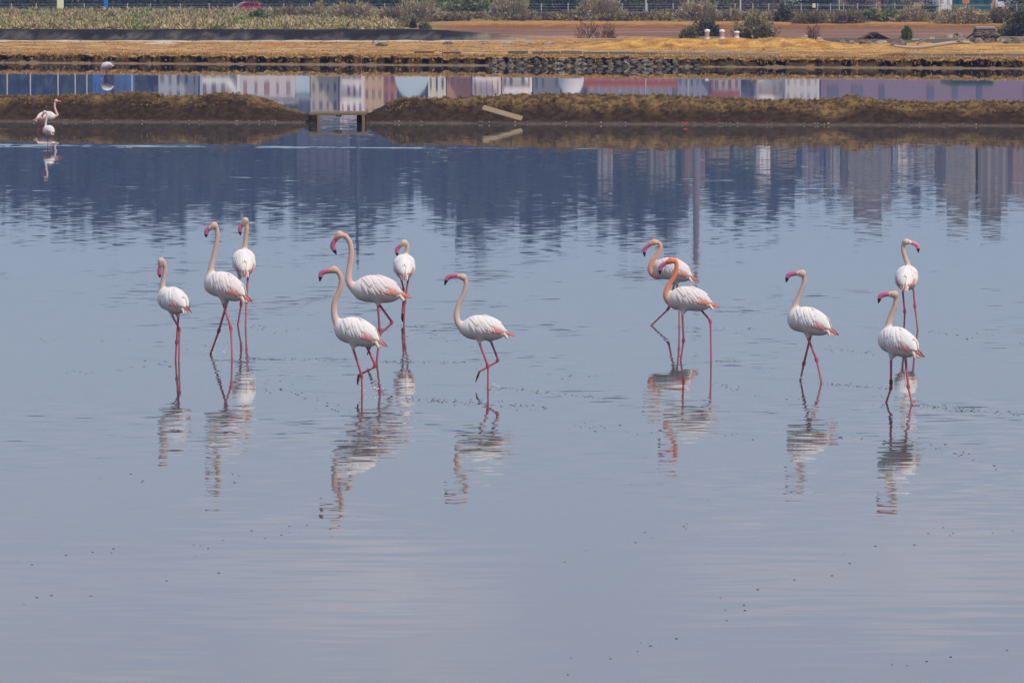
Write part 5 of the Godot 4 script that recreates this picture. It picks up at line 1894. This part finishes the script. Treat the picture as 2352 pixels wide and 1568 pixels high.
	for ch in legs:
		var hip: Vector3 = ch[0]
		var knee: Vector3 = ch[1]
		var foot: Vector3 = ch[2]
		var fold: bool = ch.size() > 3
		var d1 := (knee - hip)
		var d2 := (foot - knee)
		var l2 := foot
		if not fold:
			l2 = foot + d2.normalized() * 0.07
		geo.tube([hip - d1 * 0.12, hip + d1 * 0.05, hip + d1 * 0.5, hip + d1 * 0.90, knee - d1.normalized() * 0.016, knee + d2.normalized() * 0.018, knee + d2 * 0.10, knee + d2 * 0.5, foot, l2], [0.0135 * sc, 0.0135 * sc, 0.0118 * sc, 0.0122 * sc, 0.0195 * sc, 0.0185 * sc, 0.0118 * sc, 0.0102 * sc, 0.0115 * sc, 0.0105 * sc], [pink, pink, pink, joint, joint, joint, pink, pink, pink, pink], 8)
		var toes := []
		if fold:
			var tip: Vector3 = ch[3]
			var td: Vector3 = tip - foot
			for s in [-1.0, 0.0, 1.0]:
				toes.append([foot, foot + td * 0.5 + side * 0.012 * s, tip - td * 0.12 * absf(s) + side * 0.008 * s])
		else:
			var fd := Vector3(fwd.x, 0, fwd.z).normalized()
			for s in [-0.5, 0.0, 0.5]:
				var dd := fd.rotated(Vector3.UP, s)
				toes.append([l2, l2 + dd * 0.045 - Vector3(0, 0.008, 0), l2 + dd * 0.085 - Vector3(0, 0.014, 0)])
		for t in toes:
			geo.tube(t, [0.013 * sc, 0.012 * sc, 0.005 * sc], [toe], 6)
		for k in 2:
			geo.face([toes[k][0], toes[k][2], toes[k + 1][2]], Vector3.UP, toe)

	var me := thing("flamingo", b.label, "flamingo", root, 0.0, "flamingos wading in the salt pan")
	obj("body", geo.mesh(), M.plumage, me)
	# bill with its black tip
	var arc := spline([head_c.lerp(bill_a, 0.75), bill_a, bill_b, bill_c], 10)
	var rad := []
	for i in arc.size():
		var t := i / 10.0
		rad.append(sc * (lerpf(0.024, 0.028, t / 0.55) if t < 0.55 else lerpf(0.028, 0.004, pow((t - 0.55) / 0.45, 1.2))))
	var bs := hd.cross((bill_c - bill_a).normalized()).normalized()
	if bs.length() < 0.5:
		bs = Vector3(0, 0, 1)
	var bg := Geo.new()
	bg.tube(arc.slice(0, 8), rad.slice(0, 8), [b.get("bill_col", lin(0.45, 0.12, 0.235))], 9, 0.72, bs)
	var bill := obj("bill", bg.mesh(), M.horn, me)
	bg = Geo.new()
	bg.tube(arc.slice(7, 11), [rad[7] * 1.02, rad[8], rad[9], rad[10]], [lin(0.012, 0.010, 0.012)], 9, 0.72, bs)
	obj("bill_tip", bg.mesh(), M.horn, bill)
	for s in [-1.0, 1.0]:
		bg = Geo.new()
		bg.ball(head_c + hd * 0.012 * sc + bs * s * 0.034 * sc + Vector3(0, 0.006, 0), Vector3.ONE * 0.0075 * sc, lin(0.60, 0.42, 0.12), 8, 6)
		var eye := obj("eye", bg.mesh(), M.horn, me)
		bg = Geo.new()
		bg.ball(head_c + hd * 0.012 * sc + bs * s * 0.0395 * sc + Vector3(0, 0.006, 0), Vector3.ONE * 0.0038 * sc, lin(0.01, 0.01, 0.01), 6, 5)
		obj("pupil", bg.mesh(), M.horn, eye)
	# folded wings and tail
	var ws: Dictionary = wing_sets[b.get("tint", 0)]
	for i in 2:
		var w := obj("wing", ws.wings[i][0], M.plumage, me)
		w.transform = Transform3D(frame.basis.scaled_local(Vector3.ONE * sc), frame.origin)
		for q in ws.wings[i][1]:
			obj(q[0], q[1], M.plumage, w)
	for t in ws.tail:
		var q := obj("tail_feather", t, M.plumage, me)
		q.transform = Transform3D(frame.basis.scaled_local(Vector3.ONE * sc), frame.origin)
	if b.has("ring"):
		var ch: Array = legs[b.ring]
		var c: Vector3 = ch[0].lerp(ch[1], 0.80)
		var ax: Vector3 = (ch[1] - ch[0]).normalized()
		bg = Geo.new()
		bg.tube([c - ax * 0.026, c + ax * 0.026], [0.0185, 0.0185], [lin(0.10, 0.055, 0.03)], 10)
		obj("leg_ring", bg.mesh(), M.horn, me)

func make_flamingos() -> void:
	make_wing_sets()
	var orange := lin(0.64, 0.225, 0.14)
	var orange_low := lin(0.66, 0.30, 0.21)
	flamingo({"label": "leftmost flamingo of the wading flock, small, half turned away with bill hanging down", "o": Vector2(380, 640), "f": 5.6, "w": 1467, "c": [285, 612], "yaw": 52, "pitch": 14, "s": 0.98,
		"head": [118, 88], "bill": [[104, 172], [100, 235], [108, 304]], "neck_pts": [[150, 72], [178, 140], [177, 215], [157, 310], [142, 410], [140, 500]],
		"legs": [[[268, 815], [380, 1020], [371, 1475]], [[364, 835], [340, 1210], [325, 1460]]], "face": lin(0.50, 0.33, 0.26)})
	flamingo({"label": "tall flamingo striding with crossed legs, second from left, straight neck", "o": Vector2(500, 540), "f": 4.357, "w": 1525, "c": [262, 758], "yaw": 28, "pitch": 20, "s": 1.06, "tint": 1,
		"head": [136, 112], "bill": [[97, 130], [68, 165], [63, 233]], "neck_pts": [[170, 115], [187, 185], [180, 280], [152, 420], [118, 560], [98, 690], [112, 770]],
		"legs": [[[243, 935], [335, 1222], [347, 1545]], [[288, 955], [202, 1248], [110, 1505]]], "face": lin(0.64, 0.52, 0.45)})
	flamingo({"label": "flamingo seen from behind, standing beside the tall striding one, coral tail", "o": Vector2(500, 540), "f": 4.357, "w": 1196, "c": [474, 498], "yaw": 84, "pitch": 20, "s": 1.03, "hz": 0.0,
		"head": [482, 60], "bill": [[456, 95], [433, 140], [437, 208]], "neck_pts": [[502, 72], [505, 150], [495, 250], [486, 340], [480, 420]], "neck": lin(0.54, 0.39, 0.31),
		"legs": [[[520, 652], [502, 932], [493, 1206]], [[424, 672], [446, 960], [408, 1188]]], "face": lin(0.62, 0.45, 0.33)})
	flamingo({"label": "tallest flamingo, pink-necked, in profile with one leg folded under it", "o": Vector2(780, 560), "f": 4.354, "w": 1500, "c": [690, 706], "yaw": 6, "pitch": 8, "s": 1.1, "tint": 1,
		"head": [285, 128], "bill": [[243, 180], [224, 240], [264, 330]], "neck_pts": [[345, 118], [402, 180], [426, 285], [415, 410], [398, 540], [398, 620], [450, 695]], "neck": lin(0.57, 0.38, 0.345), "neck_low": lin(0.62, 0.45, 0.41),
		"legs": [[[716, 862], [737, 1190], [702, 1502]], [[708, 845], [875, 1072], [655, 1268], [598, 1425]]], "face": lin(0.62, 0.26, 0.20)})
	flamingo({"label": "flamingo before the tallest one, bill raised, one foot lifted behind", "o": Vector2(780, 640), "f": 4.239, "w": 1468, "c": [462, 798], "yaw": 22, "pitch": 17, "s": 1.0, "tint": 0,
		"head": [212, 148], "bill": [[166, 160], [100, 180], [80, 270]], "neck_pts": [[262, 150], [308, 240], [292, 350], [242, 470], [230, 580], [250, 680], [300, 740]], "neck": lin(0.55, 0.36, 0.305),
		"legs": [[[430, 968], [525, 1268], [530, 1472]], [[568, 935], [675, 1168], [492, 1262], [480, 1366]]], "face": lin(0.60, 0.26, 0.19)})
	flamingo({"label": "flamingo seen squarely from behind, standing behind the tallest one, neck bent", "o": Vector2(970, 590), "f": 6.533, "w": 1444, "c": [262, 490], "yaw": 88, "pitch": 18, "s": 0.98,
		"head": [240, 122], "bill": [[186, 165], [146, 220], [150, 330]], "neck_pts": [[288, 100], [316, 170], [305, 250], [280, 325], [268, 400]], "neck": lin(0.57, 0.44, 0.36),
		"legs": [[[330, 690], [274, 1075], [258, 1446]], [[208, 682], [254, 868], [232, 1262], [246, 1412]]], "face": lin(0.60, 0.40, 0.30)})
	flamingo({"label": "flamingo in clean profile alone in the middle, far leg folded back", "o": Vector2(1100, 670), "f": 4.482, "w": 1340, "c": [468, 668], "yaw": 6, "pitch": 8, "s": 0.94,
		"head": [238, 96], "bill": [[182, 86], [92, 102], [50, 192]], "neck_pts": [[276, 110], [290, 190], [256, 310], [207, 410], [184, 520], [205, 620], [265, 680]],
		"legs": [[[436, 825], [538, 1100], [537, 1345]], [[568, 815], [655, 1038], [442, 1158], [398, 1276]]], "face": lin(0.66, 0.36, 0.24)})
	flamingo({"label": "orange-necked flamingo behind another, stretching a leg far forward", "o": Vector2(1600, 590), "f": 4.61, "w": 1040, "c": [372, 382], "yaw": 20, "pitch": 17, "s": 0.98, "tint": 1,
		"head": [150, 76], "bill": [[106, 102], [54, 152], [55, 238]], "neck_pts": [[205, 70], [240, 120], [205, 200], [142, 290], [115, 370], [138, 430], [205, 460]], "neck": lin(0.64, 0.36, 0.25), "neck_low": orange_low,
		"legs": [[[425, 540], [452, 790], [455, 1050]], [[395, 560], [330, 838], [130, 1030]]], "face": lin(0.70, 0.38, 0.20)})
	flamingo({"label": "flamingo with the brightest orange neck and head, in front of a pair, striding", "o": Vector2(1600, 590), "f": 4.61, "w": 1438, "c": [560, 720], "yaw": 8, "pitch": 10, "s": 0.97, "tint": 1,
		"head": [345, 288], "bill": [[292, 312], [238, 360], [231, 444]], "neck_pts": [[400, 272], [424, 350], [392, 470], [330, 570], [300, 660], [320, 740], [400, 775]], "neck": orange, "neck_low": orange_low,
		"legs": [[[490, 890], [505, 1205], [470, 1438]], [[685, 828], [815, 975], [822, 1445]]], "face": lin(0.68, 0.16, 0.09)})
	flamingo({"label": "flamingo with crossed legs walking alone on the right, coral rump", "o": Vector2(1900, 560), "f": 3.136, "w": 1232, "c": [382, 757], "yaw": 30, "pitch": 16, "s": 1.0,
		"head": [320, 386], "bill": [[282, 386], [226, 400], [207, 458]], "neck_pts": [[344, 396], [347, 460], [314, 550], [276, 640], [252, 720], [275, 780]],
		"legs": [[[372, 880], [447, 1065], [485, 1243]], [[400, 872], [345, 1095], [318, 1225]]], "face": lin(0.62, 0.42, 0.33)})
	flamingo({"label": "flamingo at right with a dark band on one leg, bill raised to the left", "o": Vector2(1900, 560), "f": 3.136, "w": 1402, "c": [1080, 920], "yaw": 46, "pitch": 16, "s": 1.0, "ring": 0,
		"head": [1044, 550], "bill": [[1004, 548], [950, 562], [931, 620]], "neck_pts": [[1068, 560], [1064, 630], [1038, 700], [1012, 780], [1006, 850]],
		"legs": [[[1030, 1050], [1030, 1285], [992, 1397]], [[1143, 1050], [1165, 1275], [1195, 1412]]], "face": lin(0.60, 0.42, 0.33), "neck": lin(0.53, 0.40, 0.33)})
	flamingo({"label": "flamingo facing right, farthest right of the flock, seen from behind", "o": Vector2(1900, 560), "f": 3.136, "w": 828, "c": [1152, 420], "yaw": 100, "pitch": 16, "s": 0.99,
		"head": [1160, 140], "bill": [[1196, 146], [1238, 172], [1244, 224]], "neck_pts": [[1132, 140], [1124, 195], [1142, 265], [1163, 320], [1160, 370]], "neck": lin(0.57, 0.43, 0.35),
		"legs": [[[1206, 505], [1217, 645], [1240, 832]], [[1119, 508], [1138, 685], [1132, 824]]], "face": lin(0.70, 0.58, 0.45), "bill_col": lin(0.62, 0.19, 0.28)})
	flamingo({"label": "flamingo facing right before the mud bank at far left, neck upright", "o": Vector2(60, 230), "f": 6.817, "w": 640, "c": [375, 412], "yaw": 172, "pitch": 11, "s": 1.05, "tint": 1,
		"head": [548, 148], "bill": [[574, 152], [612, 165], [616, 200]], "neck_pts": [[526, 160], [515, 245], [540, 330], [562, 390], [510, 415]], "neck": lin(0.64, 0.48, 0.47),
		"legs": [[[320, 500], [240, 580], [236, 640]], [[330, 500], [318, 570], [312, 640]]], "face": lin(0.64, 0.42, 0.42), "bill_col": lin(0.55, 0.07, 0.14)})
	flamingo({"label": "flamingo with lowered head, nearer of two at the mud bank on the left", "o": Vector2(60, 230), "f": 6.817, "w": 898, "c": [415, 650], "yaw": 62, "pitch": 10, "s": 0.92,
		"head": [338, 345], "bill": [[322, 372], [302, 400], [312, 436]], "neck_pts": [[366, 334], [384, 390], [372, 470], [360, 545], [368, 600]], "neck": lin(0.66, 0.54, 0.50),
		"legs": [[[456, 740], [458, 820], [455, 905]], [[390, 730], [398, 820], [398, 900]]], "face": lin(0.55, 0.36, 0.33), "bill_col": lin(0.35, 0.07, 0.12)})
	flamingo({"label": "small far flamingo feeding with its head down before the far bank", "o": Vector2(240, 150), "f": 4.704, "w": 188, "c": [118, 64], "yaw": 22, "pitch": -6, "s": 1.12,
		"head": [58, 165], "bill": [[54, 172], [54, 182], [60, 186]], "neck_pts": [[66, 150], [62, 125], [52, 100], [70, 78]],
		"legs": [[[130, 96], [136, 142], [130, 188]], [[116, 96], [120, 140], [112, 186]]]})

func make_flecks() -> void:
	# bits of weed drifting on the water in long trails
	var g := Geo.new()
	g.ball(Vector3.ZERO, Vector3(0.008, 0.002, 0.012), Color.WHITE, 7, 4)
	var places := []
	var colors := []
	var trails := [[0, 1285, 380, 1258, 22, 16], [0, 1390, 330, 1345, 18, 20], [380, 1335, 560, 1300, 12, 14], [420, 1270, 780, 1180, 34, 22], [600, 1235, 900, 1185, 22, 16], [60, 1115, 420, 1085, 16, 20], [500, 1100, 760, 1060, 20, 22], [1300, 1270, 1640, 1170, 46, 26], [1640, 1400, 1960, 1290, 46, 34], [1960, 1260, 2352, 1200, 36, 34], [1300, 1540, 1640, 1440, 30, 22], [2000, 1530, 2352, 1490, 20, 24],
		[560, 822, 800, 826, 70, 5], [865, 830, 1075, 832, 90, 4], [930, 916, 1260, 936, 150, 8], [1125, 890, 1400, 915, 90, 8], [1640, 829, 1700, 830, 30, 2], [1885, 880, 2040, 892, 60, 4], [2090, 928, 2352, 950, 130, 8], [2050, 1000, 2352, 1085, 120, 14], [1800, 985, 2100, 1030, 80, 16], [1300, 975, 1760, 1010, 90, 14], [600, 880, 830, 950, 90, 22], [160, 855, 420, 830, 40, 12], [1550, 750, 1760, 756, 40, 4], [925, 747, 1060, 752, 30, 3], [560, 750, 800, 770, 50, 10], [2110, 757, 2352, 790, 50, 12], [1900, 800, 2060, 815, 40, 8], [830, 755, 1110, 800, 30, 14], [1060, 840, 1400, 880, 40, 16], [100, 780, 500, 800, 24, 16], [1640, 880, 1880, 940, 40, 20]]
	for t in trails:
		for i in int(t[4] * (0.28 if t[1] > 960 else (1.0 if t[5] < 10 else 0.5))):
			var u := pow(rng.randf(), 1.3)
			var x := lerpf(t[0], t[2], u) + rng.randfn() * 6.0
			var y: float = lerpf(t[1], t[3], u) + rng.randfn() * t[5] * 0.45
			var p := at(x, y, 0.002)
			var s := rng.randf_range(0.35, 1.1) if rng.randf() < 0.85 else rng.randf_range(1.0, 1.7)
			if t[5] < 10:
				s *= 0.85
			places.append(Transform3D(Basis(Vector3.UP, rng.randf() * TAU).scaled(Vector3(s, s, s)), p))
			colors.append(mix3(lin(0.07, 0.07, 0.07), lin(0.18, 0.18, 0.18), rng.randf()))
	stuff("floating_weed", g.mesh(), M.plain, places, colors, "dark flecks of weed floating on the pond in long trails", "weed")
	# drops thrown up by the walking feet
	var dg := Geo.new()
	dg.ball(Vector3.ZERO, Vector3.ONE * 0.008, Color.WHITE, 7, 5)
	places = []
	for q in [[484, 812, 20, 12], [510, 810, 12, 8], [1130, 888, 24, 5], [828, 898, 10, 16], [2025, 915, 20, 10], [1845, 868, 12, 8], [860, 895, 16, 6]]:
		for i in 5:
			var p := at_d(q[0] + rng.randfn() * q[2] * 0.5, q[1] - absf(rng.randfn()) * q[3] * 0.6, -at(q[0], q[1] + 6.0, 0.0).z)
			places.append(Transform3D(Basis().scaled(Vector3.ONE * rng.randf_range(0.5, 1.3)), p))
	stuff("water_drops", dg.mesh(), cmat(lin(0.75, 0.78, 0.82), 0.1, 0.5), places, [], "bright drops of water splashed up by wading feet", "water drops")

func _ready() -> void:
	rng.seed = 2024
	noise_a.noise_type = FastNoiseLite.TYPE_SIMPLEX_SMOOTH
	noise_a.seed = 1
	noise_a.frequency = 1.0
	noise_a.fractal_octaves = 2
	noise_b.noise_type = FastNoiseLite.TYPE_SIMPLEX_SMOOTH
	noise_b.seed = 2
	noise_b.frequency = 1.0
	noise_b.fractal_type = FastNoiseLite.FRACTAL_NONE
	noise_c.noise_type = FastNoiseLite.TYPE_SIMPLEX_SMOOTH
	noise_c.seed = 3
	noise_c.frequency = 1.0
	noise_c.fractal_octaves = 3
	M.plain = vmat(0.8, 0.3)
	M.leaf = vmat(0.85, 0.15)
	M.leaf.backlight_enabled = true
	M.leaf.backlight = Color(0.25, 0.25, 0.25)
	M.plumage = vmat(0.9, 0.2)
	M.horn = vmat(0.4, 0.4)
	M.gloss = vmat(0.12, 0.5)
	M.paint = vmat(0.25, 0.5)
	M.stone = earthy(vmat(0.9, 0.2), 1.7, 2.0, 61)
	M.timber = earthy(vmat(0.85, 0.2), 3.0, 1.0, 71)
	make_view()
	make_water()
	make_land()
	make_far_bank()
	make_mud_bank("mud_bank", crest_left, -28.0, at_d(722, 262, 152.0).x, 0.0)
	make_mud_bank("mud_bank", crest_right, at_d(829, 262, 152.0).x, 28.0, 7.0)
	make_hill()
	make_town()
	make_trees()
	make_fence_and_street()
	make_car()
	make_scrub()
	make_shrubs()
	make_rubble()
	make_stones()
	make_sluice()
	make_plank()
	make_flamingos()
	make_flecks()
